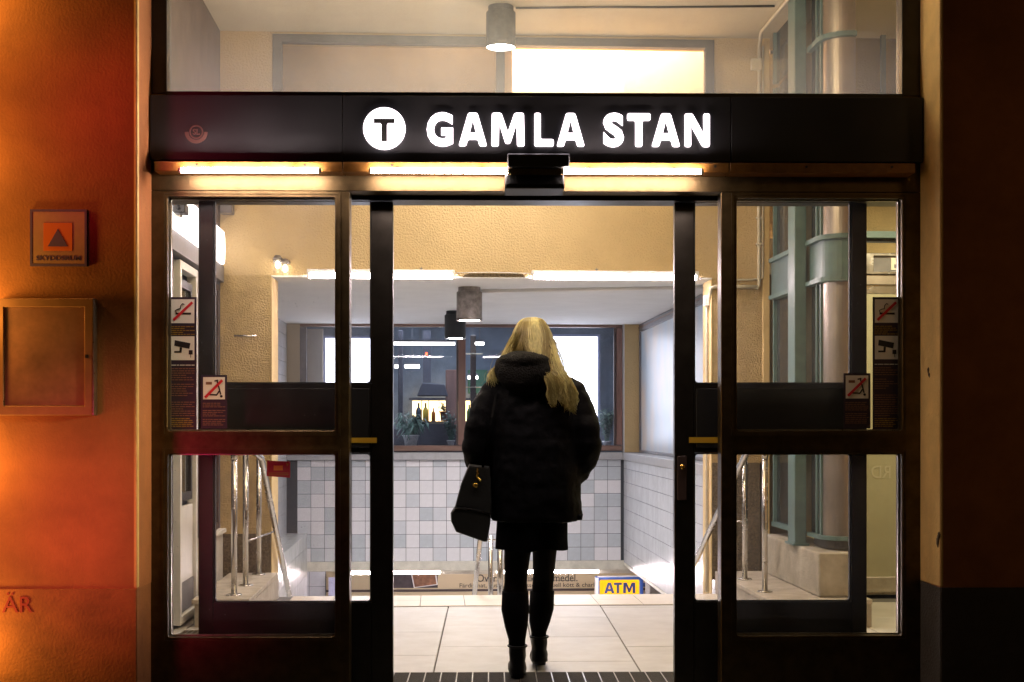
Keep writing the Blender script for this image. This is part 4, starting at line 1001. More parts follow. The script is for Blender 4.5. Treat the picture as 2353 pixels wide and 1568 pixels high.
# shop furniture: warm lit bottle shelf
Vs = 18.9; 
t = thing('bottle_shelf', 'warm backlit bar shelf behind the shop window', 'shelf', (hx(1000, Vs), Vs, .1), hall=True)
part('light_panel', MB().box(hx(947, Vs), hx(1110, Vs), Vs+.2, Vs+.21, hz(968, Vs), hz(921, Vs)), E_warm, t)
part('shelf_board', MB().box(hx(940, Vs), hx(1115, Vs), Vs-.12, Vs+.2, hz(972, Vs), hz(968.5, Vs)), M_dkwood, t)
part('shelf_top', MB().box(hx(940, Vs), hx(1115, Vs), Vs-.12, Vs+.2, hz(920, Vs), hz(915, Vs)), M_shopd, t)
part('counter', MB().box(hx(935, Vs), hx(1120, Vs), Vs-.15, Vs+.25, 0, hz(973, Vs)), M_shopd, t)
part('divider', MB().box(hx(968, Vs), hx(970, Vs), Vs+.05, Vs+.2, hz(968, Vs), hz(921, Vs)).box(hx(984, Vs), hx(985.5, Vs), Vs+.05, Vs+.2, hz(968, Vs), hz(921, Vs)).box(hx(1008, Vs), hx(1009.5, Vs), Vs+.05, Vs+.2, hz(968, Vs), hz(921, Vs)), M_wood, t)
M_btl = mat('dark_bottle', (.03, .05, .08), .15); M_bty = mat('yellow_bottle', (.65, .45, .05), .2); M_btg = mat('green_bottle', (.06, .16, .05), .2); M_bto = mat('amber_bottle', (.5, .16, .02), .2)
for k, (D_, m_, lab, s_) in enumerate(((962, M_btl, 'dark blue bottle on the backlit bar shelf', 1.1), (978, M_bty, 'yellow bottle on the backlit bar shelf', 1.1), (996, M_bto, 'amber bottle on the backlit bar shelf', .8), (1078, M_btg, 'green bottle on the bar shelf past the mullion', 1.0))):
    x_ = hx(D_, Vs); r_ = .034*s_
    solo('bottle', MB().lathe([(.001, 0), (r_, 0), (r_, .12*s_), (r_*.9, .14*s_), (r_*.35, .17*s_), (r_*.33, .22*s_), (.001, .22*s_)], (x_, Vs-.03, hz(968.4, Vs)+.001), 14), m_, lab, 'bottle', hall=True)
def leafblade(mb, p, d, L_, wd, droop, rnd):
    p = Vector(p); d = Vector(d).normalized(); side = d.cross(Vector((0, 0, 1)));
    if side.length < .05: side = Vector((1, 0, 0))
    side = side.normalized(); k = 4; vs = []; 
    for i in range(k+1):
        t = i/k; q = p + d*L_*t + Vector((0, 0, -droop*t*t*L_)); ww = wd*math.sin(math.pi*(.12+.88*t))*(1 if i < k else 0.05)
        vs += [q - side*ww, q + Vector((0, 0, -.2*ww)), q + side*ww]
    fs = []
    for i in range(k):
        for j in range(2): fs.append((i*3+j, i*3+j+1, (i+1)*3+j+1, (i+1)*3+j))
    mb.add(vs, fs, True)
def plant(name, lab, D_, Dy, V, potr, poth, potm, h, spread, nleaf, leafL, leafW, m, droop=.5, seed=1):
    rnd = random.Random(seed); x_, z_ = hx(D_, V), hz(Dy, V)
    t = thing(name, lab, 'plant', (x_, V, z_), hall=True)
    part('pot', MB().lathe([(.001, 0), (potr*.72, 0), (potr, poth), (potr*1.08, poth), (potr*1.08, poth-.015), (potr*.95, poth-.01), (.001, poth-.02)], (x_, V, z_+.001), 18), potm, t)
    lf = MB(); stem = MB()
    nb = max(4, nleaf // 14)
    for b in range(nb):
        an = rnd.uniform(0, 2*math.pi); tip = Vector((x_ + spread*rnd.uniform(.2, 1)*math.cos(an), V + spread*rnd.uniform(.2, 1)*math.sin(an)*.8, z_+poth + h*rnd.uniform(.45, 1)))
        p0 = Vector((x_ + rnd.uniform(-.02, .02), V + rnd.uniform(-.02, .02), z_+poth-.02)); mid = (p0 + tip)/2 + Vector((0, 0, h*.15))
        pts = [p0.lerp(mid, q*2).lerp(mid.lerp(tip, max(0, q*2-1)), 0) if q < .5 else mid.lerp(tip, q*2-1) for q in (0, .25, .5, .75, 1)]
        stem.tube(pts, .003, 4)
        for k in range(nleaf // nb):
            q = rnd.uniform(.2, 1); i = min(3, int(q*4)); pp = pts[i].lerp(pts[i+1], q*4-i)
            a2 = rnd.uniform(0, 2*math.pi); leafblade(lf, pp, (math.cos(a2), math.sin(a2), rnd.uniform(-.2, .8)), leafL*rnd.uniform(.6, 1.2), leafW*rnd.uniform(.7, 1.2), droop, rnd)
    part('stems', stem, m, t); part('foliage', lf, m, t)
Vp = VW + .25
plant('pot_plant', 'large drooping leafy plant in a pale pot inside the shop window', 944, 1024, Vp, .09, .12, M_potw, .28, .2, 260, .12, .014, M_green, 1.0, 2)
plant('pot_plant', 'small leafed shrub beside the mullion inside the shop window', 1036, 1024, Vp, .045, .06, M_potw, .34, .1, 330, .05, .015, M_green, .3, 3)
plant('pot_plant', 'bushy small leafed shrub beside the lightbox in the shop window', 1395, 1024, Vp, .05, .05, M_potw, .38, .13, 560, .05, .016, M_green, .3, 4)
plant('pot_plant', 'small plant in a terracotta pot on the backlit bar shelf', 1020, 968, Vs-.03, .055, .13, M_pot, .12, .07, 60, .05, .018, M_green2, .4, 5)
for k, (D_, Dy, lab) in enumerate(((980, 814, 'first red fairy light in the shop near the long tube light'), (1089, 813, 'red fairy light in the shop just past the mullion'), (1160, 811, 'red fairy light beside the blonde hair'))):
    V = 17.5; solo('fairy_light', MB().ball((hx(D_, V), V, hz(Dy, V)), .014, .014, .02, 8, 6), E_red, lab, 'fairy light', hall=True)
lamp('assumed_shop_light', 'AREA', (.2, 17.6, 2.85), 26, (.75, .85, 1), size=2, size_y=1, hall=True)  # assumed light, added unseen to brighten the shop room

# ---- lower passage
VD = 19.0
pw = thing('passage_wall', None, None, (0, VD+.3, -3), hall=True, kind='structure')
part('wall', MB().box(-4, 5, VD+.06, VD+.4, -3.1, -.35), M_cream, pw)
part('passage_ceiling', MB().box(-4, 5, VB+.36, VD+.4, -.35, -.3), M_ceil, pw)
t = thing('billboard', 'cream advertising board in the lower passage reading Färdigmat', 'billboard', (.2, VD, -1.0), hall=True)
bz0, bz1 = hz(1353, VD), hz(1313, VD)+.35
part('board', MB().box(hx(690, VD), hx(1500, VD), VD, VD+.05, bz0, bz1), M_bill, t)
part('frame_rail', MB().box(hx(690, VD), hx(1500, VD), VD-.03, VD+.055, hz(1358, VD), bz0-.001), M_dkwood, t)
part('lower_rail', MB().box(hx(690, VD), hx(1500, VD), VD-.02, VD+.055, hz(1375, VD), hz(1359, VD)), M_bill, t)
part('photo', MB().box(hx(890, VD), hx(1006, VD), VD-.004, VD-.0005, hz(1350, VD), bz1), M_picd, t)
part('snapshot_border', MB().prism([(hx(951, VD), hz(1350, VD)), (hx(1006, VD), hz(1343, VD)), (hx(1001, VD), hz(1305, VD)), (hx(943, VD), hz(1310, VD))], VD-.008, VD-.0045), M_white, t)
part('snapshot', MB().prism([(hx(953, VD), hz(1348, VD)), (hx(1003, VD), hz(1341.5, VD)), (hx(998, VD), hz(1307, VD)), (hx(946, VD), hz(1312, VD))], VD-.012, VD-.0085), M_pic, t)
part('headline', text_mb('Över 1000 olika livsmedel.', hx(1096, VD), hx(1327, VD), hz(1337, VD), hz(1316, VD), VD-.006, VD-.0005, .008), M_text, t)
part('underline', MB().box(hx(1098, VD), hx(1322, VD), VD-.006, VD-.0005, hz(1335.5, VD), hz(1334.5, VD)), M_text, t)
part('subline', text_mb('Färdigmat, Sushi, delikatesser, manuell kött & chark', hx(1056, VD), hx(1371, VD), hz(1353, VD)+.002, hz(1340, VD), VD-.006, VD-.0005, .006), M_text, t)
V = 16.45
fitting(800, 1014, V, 1301, 1319, 'glowing tube fitting under the slab, on the shop front side', M_cream, E_tube)
fitting(1140, 1378, V, 1301, 1319, 'glowing tube fitting under the slab, behind the woman and toward the bank sign', M_cream, E_tube)
solo('slab_conduit', MB().box(hx(1380, V), hx(1478, V), V, V+.06, hz(1319, V), hz(1303, V)).box(hx(1016, V), hx(1138, V), V, V+.06, hz(1319, V), hz(1303, V)), M_cream, 'cream cable trunking between and beside the tube fittings under the slab', 'trunking', hall=True)
V = 17.4
t = thing('atm_sign', 'yellow ATM lightbox with a blue case in the lower passage', 'sign', (hx(1421, V), V, hz(1400, V)), hall=True)
part('case', plate(hx(1368, V), hx(1477, V), hz(1400, V), hz(1325, V), [(hx(1377, V), hx(1468, V), hz(1395, V), hz(1333, V))], V-.06, V+.06, r=.02), M_blue, t, bevel=.015, seg=2)
part('trim', MB().box(hx(1368, V)-.004, hx(1374, V), V-.064, V+.06, hz(1400, V), hz(1328, V)).box(hx(1372, V), hx(1473, V), V-.064, V-.01, hz(1326.5, V), hz(1324, V)), M_white, t, bevel=.003)
part('face', MB().box(hx(1376, V), hx(1469, V), V-.03, V-.025, hz(1396, V), hz(1332, V)), E_atm, t)
for ch_, a, b in (('A', 1388, 1411), ('T', 1410, 1428), ('M', 1431, 1459)): part('letter', glyph(ch_, hx(a, V), hx(b, V), hz(1364, V), hz(1340, V), V-.04, V-.031, .002), M_navy, t)
part('side_bracket', MB().box(hx(1477.5, V), hx(1484, V), V-.02, V+.02, hz(1350, V), hz(1341, V)), M_blue, t, bevel=.003)
solo('passage_post', MB().box(hx(1484, 17.3), hx(1493, 17.3), 17.3, 17.36, -3.05, -.36), M_white, 'white post beside the bank sign in the lower passage', 'post', hall=True)
pt = MB(); g_ = MB()
V = 17.8
tw = thing('passage_tile_wall', 'blue-grey tiled wall corner in the lower passage beside the bank sign', 'wall', (2.4, V, -1.5), hall=True)
part('backing', MB().box(hx(1491, V), 4.5, V, V+.1, -3.05, -.36), M_ggrout, tw)
tmm = tile_mesh(.2, .2, M_tb); ll = []
for i in range(8):
    for j in range(6): ll.append((hx(1491, V) + i*.2, V-.0005, -1.6 + j*.2))
copies('tile', tmm, ll, tw)
t2 = thing('passage_tile_wall', 'blue-grey tiled wall of the lower passage seen past the kerb by the shop side', 'wall', (-1.6, V, -1.5), hall=True)
part('backing', MB().box(-3, hx(748, V), V, V+.1, -3.05, -.36), M_ggrout, t2)
ll = [(hx(748, V) - (i+1)*.2, V-.0005, -1.6 + j*.2) for i in range(5) for j in range(6)]
copies('tile', tmm, ll, t2)
solo('passage_poster', MB().box(hx(755, 17.7), hx(800, 17.7), 17.7, 17.72, -1.6, hz(1325, 17.7)), mat('pale_blue_poster', (.45, .48, .7), .5, var=.2), 'pale blue poster in the lower passage seen through the sliding door', 'poster', hall=True)

# ---- lift side
ue = 2.38; vf = 8.60; re = .15; vbk = 9.16
cb = thing('concrete_block', 'chipped cast concrete base under the teal lift frame', 'concrete base', (2.5, 9.2, .17), hall=True)
part('block', MB().box(2.30, 2.575, 8.5, VH-.14, .171, .44), M_conc, cb, bevel=.012, seg=2)
lf_ = thing('lift_shaft', 'teal framed glass lift shaft with rounded steel corner on a concrete base', 'lift', (2.5, 9.0, .44), hall=True)
part('column', MB().box(2.285, 2.36, 9.02, 9.2, .442, ZC-.001), M_teal, lf_, bevel=.004)
part('column_foot', MB().box(2.27, 2.375, 9.0, 9.215, .4415, .456), M_teal, lf_)
def rc(z0, z1, grow, m, name, v_back=None):      # rounded corner band following the plan of the shaft
    v_back = v_back or 9.015
    pts = [(ue-grow, v_back)]
    for k in range(9):
        a_ = math.pi + (math.pi/2)*k/8; pts.append((ue + re + (re+grow)*math.cos(a_), vf + re + (re+grow)*math.sin(a_)))
    pts += [(2.56, vf-grow), (2.56, vf+.06), (ue+re, vf+.06), (ue+.06, vf+re), (ue+.06, v_back)]
    o = part(name, MB().prismz(pts, z0, z1), m, lf_); return o
rc(.505, .53, .018, M_teal, 'sill_band'); rc(2.13, 2.36, 0, M_teal, 'spandrel'); rc(2.10, 2.128, .03, M_teal, 'ledge'); rc(2.362, 2.39, .03, M_teal, 'ledge')
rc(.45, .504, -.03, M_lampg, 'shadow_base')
rc(3.6, 3.63, .02, M_teal, 'ledge')
for z0_, z1_ in ((.53, 2.099), (2.391, 3.599), (3.631, 3.99)):
    pts = []
    for k in range(13):
        a_ = math.pi + (math.pi/2)*k/12; pts.append((ue + re + (re-.012)*math.cos(a_), vf + re + (re-.012)*math.sin(a_)))
    pts += [(2.56, vf+.012), (2.56, vf+.03)]
    for k in range(12, -1, -1):
        a_ = math.pi + (math.pi/2)*k/12; pts.append((ue + re + (re-.03)*math.cos(a_), vf + re + (re-.03)*math.sin(a_)))
    o = part('corner_panel', MB().prismz(pts, z0_, z1_), M_steelw, lf_)
    for v_ in (8.764, 8.86):
        part('mullion', MB().box(ue, ue+.03, v_-.012, v_+.012, z0_, z1_), M_teal, lf_)
    part('glass_panel', MB().box(ue+.012, ue+.016, vf+re+.02, 9.014, z0_, z1_), G_lift, lf_)
    part('glass_panel', MB().box(ue+.012, ue+.016, 9.205, 9.95, z0_, z1_), G_lift, lf_)
    part('mullion', MB().box(ue-.01, ue+.03, 9.951, 9.98, z0_, z1_), M_teal, lf_)
part('rear_spandrel', MB().box(ue-.02, ue+.03, 9.205, 9.98, 2.13, 2.36), M_teald, lf_)
part('rear_sill', MB().box(ue-.02, ue+.03, 9.205, 9.98, .50, .529), M_teal, lf_)
part('rear_ledge', MB().box(ue-.04, ue+.03, 9.205, 9.98, 2.362, 2.39).box(ue-.04, ue+.03, 9.205, 9.98, 2.10, 2.128), M_teal, lf_)
part('shaft_inner_wall', MB().box(2.545, 2.56, vf+.062, 9.98, .45, 3.99), M_bshade, lf_)
solo('lift_back_wall', MB().box(ur+.06, 4.2, VH2+.1, VH2+.2, 0, ZC), M_bshade, 'plaster wall behind the lift shaft, coloured dark for shade', 'wall', hall=True)
# lift lobby front beyond the shaft
VL_ = 10.1
lb = thing('lift_entrance', 'pale lift doorway with a steel frame and an icon plate above', 'lift door', (3.2, VL_, 0), hall=True)
q = lambda D: hx(D, VL_); z_q = lambda D: hz(D, VL_)
part('panel', MB().box(2.63, 4.2, VL_, VL_+.1, 0.12, z_q(672)), mat('olive_cream_panel', (.42, .40, .27), .45, var=.12, scale=3), lb)
part('kerb', MB().box(2.63, 4.2, VL_-.03, VL_+.1, 0, .12), M_step, lb, bevel=.004)
part('threshold', MB().box(2.63, 4.2, VL_-.08, VL_-.031, 0, .018), M_alu, lb)
part('steel_strip', MB().box(2.63, 4.2, VL_-.02, VL_+.1, z_q(650), z_q(628)), M_steelw, lb)
part('header', MB().box(2.63, 4.2, VL_+.001, VL_+.1, z_q(671), z_q(651)), M_steel, lb)
part('sign_frame', plate(2.63, 4.2, z_q(627), z_q(578), [(q(2004), 4.15, z_q(621), z_q(584))], VL_-.04, VL_+.05, r=.003), M_steel, lb, bevel=.003)
part('sign_plate', MB().box(q(2003), 4.16, VL_-.01, VL_-.005, z_q(622), z_q(583)), M_greyf, lb)
part('lift_icon', plate(q(2046), q(2086), z_q(616), z_q(588), [(q(2053), q(2079), z_q(612), z_q(603))], VL_-.016, VL_-.0105, r=.004), M_picto, lb)
part('lift_icon_arrow', MB().prism([(q(2057), z_q(600)), (q(2066), z_q(592)), (q(2075), z_q(600))], VL_-.020, VL_-.0165), M_black, lb)
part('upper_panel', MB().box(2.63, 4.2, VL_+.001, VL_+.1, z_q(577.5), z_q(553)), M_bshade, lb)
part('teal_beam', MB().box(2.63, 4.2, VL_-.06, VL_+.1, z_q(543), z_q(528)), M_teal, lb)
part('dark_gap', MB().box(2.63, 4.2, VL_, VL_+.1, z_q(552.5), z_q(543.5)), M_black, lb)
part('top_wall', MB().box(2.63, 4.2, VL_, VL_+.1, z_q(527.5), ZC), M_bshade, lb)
part('side_post', MB().box(2.60, 2.655, VL_-.12, VL_-.045, 0, z_q(628)), M_bshade, lb)
part('faint_letters', text_mb('RD', q(2002), q(2046), z_q(1101), z_q(1072), VL_-.003, VL_-.0005, .0, flip=True), mat('ghost_letters', (.50, .48, .36), .4), lb)
part('teal_upper_post', MB().box(q(2016), q(2026), VL_-.1, VL_-.061, z_q(215), ZC), M_teal, lb)

# ================================================================== WOMAN
YP = 6.84
def px_(D, Y=YP): return fx(D, Y)
def pz_(D, Y=YP): return fz(D, Y, 1220)
K = YP / FPX
def S(Dy, Dx, hw, ry, dy=0, Y=YP): return (pz_(Dy, Y), px_(Dx, Y), Y + dy, hw * Y / FPX, ry)
def remesh(mb, name, vox, smooth=4, lump=None):
    me = mb.mesh(name); ob = bpy.data.objects.new('tmp', me); sc.collection.objects.link(ob)
    r_ = ob.modifiers.new('r', 'REMESH'); r_.mode = 'VOXEL'; r_.voxel_size = vox; r_.use_smooth_shade = True
    s_ = ob.modifiers.new('s', 'SMOOTH'); s_.iterations = smooth; s_.factor = .5
    dg = bpy.context.evaluated_depsgraph_get(); out = bpy.data.meshes.new_from_object(ob.evaluated_get(dg))
    bpy.data.objects.remove(ob)
    if lump:
        for v in out.vertices:
            v.co += lump(v.co, v.normal)
    for p in out.polygons: p.use_smooth = True
    return out
def meshpart(name, me, m, parent, label=None):
    base = BASE[parent]; me.transform(Matrix.Translation((-base[0], -base[1], -base[2])))
    me.materials.clear(); me.materials.append(m)
    o = bpy.data.objects.new(name, me); sc.collection.objects.link(o); o.parent = parent; BASE[o] = base
    if label: o['label'] = label
    return o
pb = (px_(1190), YP, 0)
wo = thing('person', 'woman with long blonde hair in a black padded coat walking in through the doors', 'person', pb)
RY = YP + .25        # right leg swings forward
body = MB()
# left leg (stance)
body.loft([S(1150, 1190, 42, .085), S(1258, 1190, 32, .075), S(1300, 1187, 28.5, .066), S(1335, 1185, 26, .06), S(1360, 1184, 28.5, .06, -.01), S(1400, 1184, 30.5, .066, -.022), S(1440, 1186, 22, .05, -.015), S(1475, 1188, 17, .042), S(1520, 1189, 16, .042), S(1546, 1189, 17, .05, .01)], 20)
body.ball((px_(1189), YP+.10, .04), .036, .10, .03)
# right leg
def SR(Dy, Dx, hw, ry, t): Y = YP + .25*t; return (pz_(Dy, Y), px_(Dx, Y), Y, hw*Y/FPX, ry)
body.loft([SR(1150, 1252, 40, .085, .1), SR(1258, 1252, 28.5, .072, .35), SR(1300, 1250, 26, .064, .55), SR(1335, 1248, 24.5, .058, .75), SR(1360, 1246, 24.5, .058, .8), SR(1400, 1244, 24.5, .058, .85), SR(1430, 1240, 20, .046, .92), SR(1455, 1238, 16, .04, 1), SR(1500, 1238, 16, .04, 1), SR(1518, 1238, 17, .05, 1)], 20)
body.ball((px_(1238, RY), RY+.10, pz_(1520, RY)+.01), .036, .10, .03)
# trunk, neck, head
body.loft([S(1180, 1220, 70, .10), S(1120, 1222, 74, .115), S(1050, 1224, 60, .10), S(960, 1226, 68, .11), S(900, 1226, 74, .10), S(872, 1224, 50, .08), S(850, 1222, 26, .055), S(820, 1222, 24, .055)], 20)
hc = (px_(1222), YP+.02, pz_(788))
body.ball((hc[0], hc[1], hc[2]), .076, .092, .105, 24, 14); body.ball((hc[0], hc[1]+.035, hc[2]-.06), .055, .06, .055, 20, 10)
body.ball((hc[0], hc[1]+.098, hc[2]-.018), .013, .02, .024, 12, 8)       # nose
body.ball((hc[0], hc[1]+.088, hc[2]-.058), .024, .012, .007, 12, 8)      # lips
for s_ in (-1, 1):
    body.ball((hc[0]+s_*.070, hc[1], hc[2]-.012), .008, .018, .03, 10, 8)  # ears
    body.ball((hc[0]+s_*.03, hc[1]+.083, hc[2]+.028), .022, .010, .006, 10, 6)
# arms within the sleeves, hands in the pockets
def limb(mb, pts, n=16):
    pp = [Vector((px_(a), YP+d, pz_(b))) for a, b, d, r_ in pts]; mb.tube(pp, [r_ for *_, r_ in pts], n)
limb(body, [(1150, 892, 0, .05), (1115, 940, 0, .045), (1100, 1005, -.02, .04), (1104, 1050, .05, .033), (1118, 1085, .11, .03)])
limb(body, [(1305, 892, 0, .05), (1330, 945, 0, .045), (1342, 1010, -.03, .04), (1330, 1055, .04, .033), (1312, 1085, .09, .03)])
me = remesh(body, 'body', .008, 3)
ob_body = meshpart('body', me, M_tights, wo)
me.materials.append(M_skin)
for p in me.polygons:
    if p.center.z > 1.38: p.material_index = 1
eyes = MB()
for s_ in (-1, 1): eyes.ball((hc[0]+s_*.03, hc[1]+.082, hc[2]+.008), .012, .011, .009, 12, 8)
part('eyes', eyes, M_picto, wo)
# coat
coat = MB()
coat.loft([S(1196, 1232, 103, .155), S(1188, 1232, 106, .165), S(1150, 1232, 105, .17), S(1100, 1231, 103, .175), S(1050, 1229, 104, .175), S(1000, 1227, 106, .17), S(950, 1226, 106, .165), S(915, 1226, 98, .15), S(890, 1225, 84, .13), S(870, 1225, 62, .105), S(850, 1224, 40, .09), S(835, 1224, 36, .085)], 28)
def limbr(mb, pts, n=20):
    pp = [Vector((px_(a), YP+d, pz_(b))) for a, b, d, r_ in pts]; mb.tube(pp, [r_*K for *_, r_ in pts], n)
limbr(coat, [(1165, 885, 0, 30), (1143, 905, 0, 39), (1122, 945, -.01, 40), (1106, 990, -.02, 40), (1101, 1030, -.01, 39), (1104, 1060, .03, 35), (1118, 1085, .07, 26)])
limbr(coat, [(1290, 885, 0, 30), (1310, 905, 0, 38), (1328, 945, -.01, 38), (1340, 985, -.03, 37.5), (1343, 1018, -.03, 37), (1340, 1058, .0, 33), (1330, 1085, .03, 27), (1316, 1100, .05, 22)])
def quilt(co, n):
    zz_ = co.z; w_ = abs(math.sin(zz_*math.pi/.115)) ** .5
    return n * (.004*(w_-.6) + .008*noise.noise(co*Vector((7, 7, 13)).x if False else Vector((co.x*7, co.y*7, co.z*12))) + .005*noise.noise(co*26))
me = remesh(coat, 'coat', .011, 4, quilt); meshpart('coat', me, M_coat, wo)
hood = MB(); hood.ball((px_(1206), YP-.125, pz_(862)), 64*K, .085, 50*K, 28, 16); hood.ball((px_(1204), YP-.11, pz_(833)), 56*K, .11, 24*K, 24, 12)
hood.ball((px_(1158), YP-.08, pz_(850)), 22*K, .07, 32*K, 18, 10); hood.ball((px_(1256), YP-.08, pz_(852)), 20*K, .07, 32*K, 18, 10)
me = remesh(hood, 'hood', .008, 5, lambda co, n: n*(.007*noise.noise(co*14) + .0025*noise.noise(co*50))); meshpart('hood', me, M_fur, wo)
hem = MB(); hem.loft([S(1193, 1330, 6, .012, -.06), S(1180, 1332, 6, .012, -.06)], 10)
part('drawstring_toggle', hem, M_boot, wo)
sk = MB(); sk.loft([S(1262, 1222, 84, .13), S(1225, 1222, 82, .14), S(1170, 1224, 80, .14)], 32, cap=False); sk.loft([S(1262, 1222, 82.5, .127), S(1170, 1224, 78, .136)], 32, cap=False)
me = sk.mesh('skirt')
for v in me.vertices:
    v.co.z += .008*math.sin(v.co.x*30) - .05*(v.co.x-px_(1222))*-.6*(1 if v.co.z < pz_(1240) else 0); v.co.y += .01*math.sin(v.co.x*55)
meshpart('skirt', me, M_skirt, wo)
# socks and boots
so = MB(); so.loft([S(1358, 1184, 30, .064, -.008), S(1362, 1184, 30.4, .065, -.01), S(1400, 1184, 32, .070, -.022), S(1440, 1186, 26, .054, -.015), S(1470, 1188, 19.5, .046), S(1486, 1188, 19, .046)], 24)
part('sock', so, M_sock, wo)
so = MB(); so.loft([SR(1358, 1246, 28, .062, .8), SR(1400, 1244, 28.5, .062, .85), SR(1430, 1240, 24, .05, .92), SR(1453, 1238, 17.5, .044, 1), SR(1464, 1238, 17, .044, 1)], 24)
part('sock', so, M_sock, wo)
def boot(Dx, y0, zt_, zsole, lift, nm):
    b = MB(); cx_ = Dx
    h = zt_ - zsole
    b.loft([(zsole+.012, cx_, y0+.0, .042, .05), (zsole+.05, cx_, y0, .040, .05), (zsole+h*.5, cx_, y0+.002, .038, .05), (zsole+h*.85, cx_, y0, .041, .053), (zt_, cx_, y0, .042, .055)], 24)
    b.tube([(cx_, y0+.02, zsole+.045), (cx_, y0+.09, zsole+.04-lift*.4), (cx_, y0+.15, zsole+.032-lift*.8), (cx_, y0+.19, zsole+.026-lift)], [.045, .045, .042, .022], 18)
    me = remesh(b, nm, .006, 3, lambda co, n: n*.003*noise.noise(co*Vector((30, 30, 60)).x/30*1.0 if False else co*35))
    o = meshpart('boot', me, M_boot, wo)
    hl = MB(); hl.loft([(zsole-.0, cx_, y0-.012, .032, .030), (zsole+.03, cx_, y0-.008, .036, .040)], 20)
    part('heel', hl, M_boot, o)
    cf = MB(); cf.tube([(cx_+.043*math.cos(k), y0+.056*math.sin(k), zt_) for k in [2*math.pi*i/20 for i in range(21)]], .006, 8); part('cuff', cf, M_boot, o)
boot(px_(1189), YP, pz_(1484), .002, 0, 'b1')
boot(px_(1239, RY), RY, pz_(1463, RY), pz_(1526, RY), .03, 'b2')
# hair
rnd = random.Random(5)
cap = MB(); cap.ball((hc[0], hc[1]-.012, hc[2]+.006), .084, .098, .106, 28, 16)
cap.ball((px_(1224), YP-.05, pz_(812)), 40*K, .07, 36*K, 24, 12)
for a_, b_, c_, d_ in ((1240, 815, -.10, 34), (1252, 840, -.12, 30), (1262, 862, -.14, 27), (1274, 885, -.15, 24), (1286, 905, -.155, 19)):
    cap.ball((px_(a_+2), YP+c_+.025, pz_(b_-4)), d_*.8*K, .024, 26*K, 20, 10)
me = remesh(cap, 'hair_base', .007, 6)
hb = meshpart('hair', me, M_hair2, wo)
def spline(pts, n=14):
    out = []
    P0 = [pts[0]] + pts + [pts[-1]]
    seg = len(pts)-1
    for i in range(n+1):
        u = i/n*seg; k = min(int(u), seg-1); t = u-k; a_, b_, c_, d_ = [P0[k+j] for j in range(4)]
        out.append(.5*((2*b_) + (-a_+c_)*t + (2*a_-5*b_+4*c_-d_)*t*t + (-a_+3*b_-3*c_+d_)*t*t*t))
    return out
hs = MB(); hl_ = MB()
def strand(pts, r=.0028, dark=None):
    q = spline(pts, 18); n = len(q); d_ = (noise.noise(Vector((pts[1].x*55, pts[1].z*10, 3))) *1.3 + rnd.gauss(0, .2) > .05) if dark is None else dark
    (hl_ if d_ else hs).tube(q, [r*(1 - .75*(i/(n-1))**2) for i in range(n)], 4, cap=False)
def sk_(an, el, k=1.0):   # point on the scalp: an from -90 (left) to 90 (right) seen from behind, el elevation
    return Vector((hc[0] + .092*k*math.sin(an)*math.cos(el), hc[1] - .012 - .108*k*math.cos(an)*math.cos(el), hc[2] + .008 + .112*k*math.sin(el)))
for i in range(1500):
    an = R(rnd.uniform(-80, 95)); part_x = rnd.gauss(0, .016)
    top = Vector((hc[0] + part_x, hc[1] + rnd.uniform(-.05, .05), hc[2] + .119 - 11*part_x*part_x))
    k = 1 + rnd.uniform(-.02, .05); p05 = sk_(an, R(70), k)
    p1 = sk_(an, R(46), k*1.03); p2 = sk_(an, R(5), k*1.06)
    an_d = math.degrees(an)
    if an_d < -35:       # falls forward over the far shoulder, a few wisps out to the side
        p3 = Vector((px_(1165 + rnd.gauss(0, 10)), YP + rnd.uniform(-.02, .08), pz_(835 + rnd.uniform(-8, 10))))
        p4 = Vector((px_(1140 + rnd.gauss(0, 9)), YP + rnd.uniform(-.04, .1), pz_(868 + rnd.uniform(-20, 15))))
        p5 = p4 + Vector((rnd.gauss(.01, .02), .05, -rnd.uniform(.01, .07)))
        strand([top, p05, p1, p2, p3, p4, p5], .0016)
    elif an_d < 8 and rnd.random() < .85:     # tucked behind the hood
        tx = 1185 + (an_d+35)*1.35; p3 = Vector((px_(tx + rnd.gauss(0, 4)), YP - .115 + .03*rnd.random(), pz_(822 + rnd.gauss(0, 3))))
        strand([top, p05, p1, p2, p3, p3 + Vector((.01, .06, -.05))], .0024)
    else:                # sweeps over the near shoulder
        f = min(1, max(0, (an_d-8)/80)); 
        p3 = Vector((px_(1228 + 48*f + rnd.gauss(0, 4)), YP - .16 + .05*f + rnd.gauss(0, .006), pz_(838 + rnd.gauss(0, 4))))
        g_ = min(1.05, max(-.1, f*.7 + rnd.gauss(.12, .2)))
        p4 = Vector((px_(1258 + 46*g_ + rnd.gauss(0, 2)), YP - .185 + .03*g_ + rnd.gauss(0, .006), pz_(880 + rnd.gauss(0, 4))))
        L_ = rnd.random() ** .8; gc = round(g_*6)/6; g5 = gc + (g_-gc)*.45 + rnd.gauss(0, .02); wv_ = .012*math.sin(gc*17)
        L_ *= .75 + .25*math.sin(gc*9+1)
        p5 = Vector((px_(1262 + 56*g5 + rnd.gauss(0, 2.5)), YP - .185 + .03*g_ + wv_, pz_(902 + 44*L_*(.5 + .5*min(1, g5+.1)))))
        p6 = p5 + Vector((.014*math.sin(gc*23+.6) + rnd.gauss(.004, .006), rnd.gauss(0, .006), -.004-.03*rnd.random()**2))
        strand([top, p05, p1, p2, p3, p4, p5, p6], .0022)
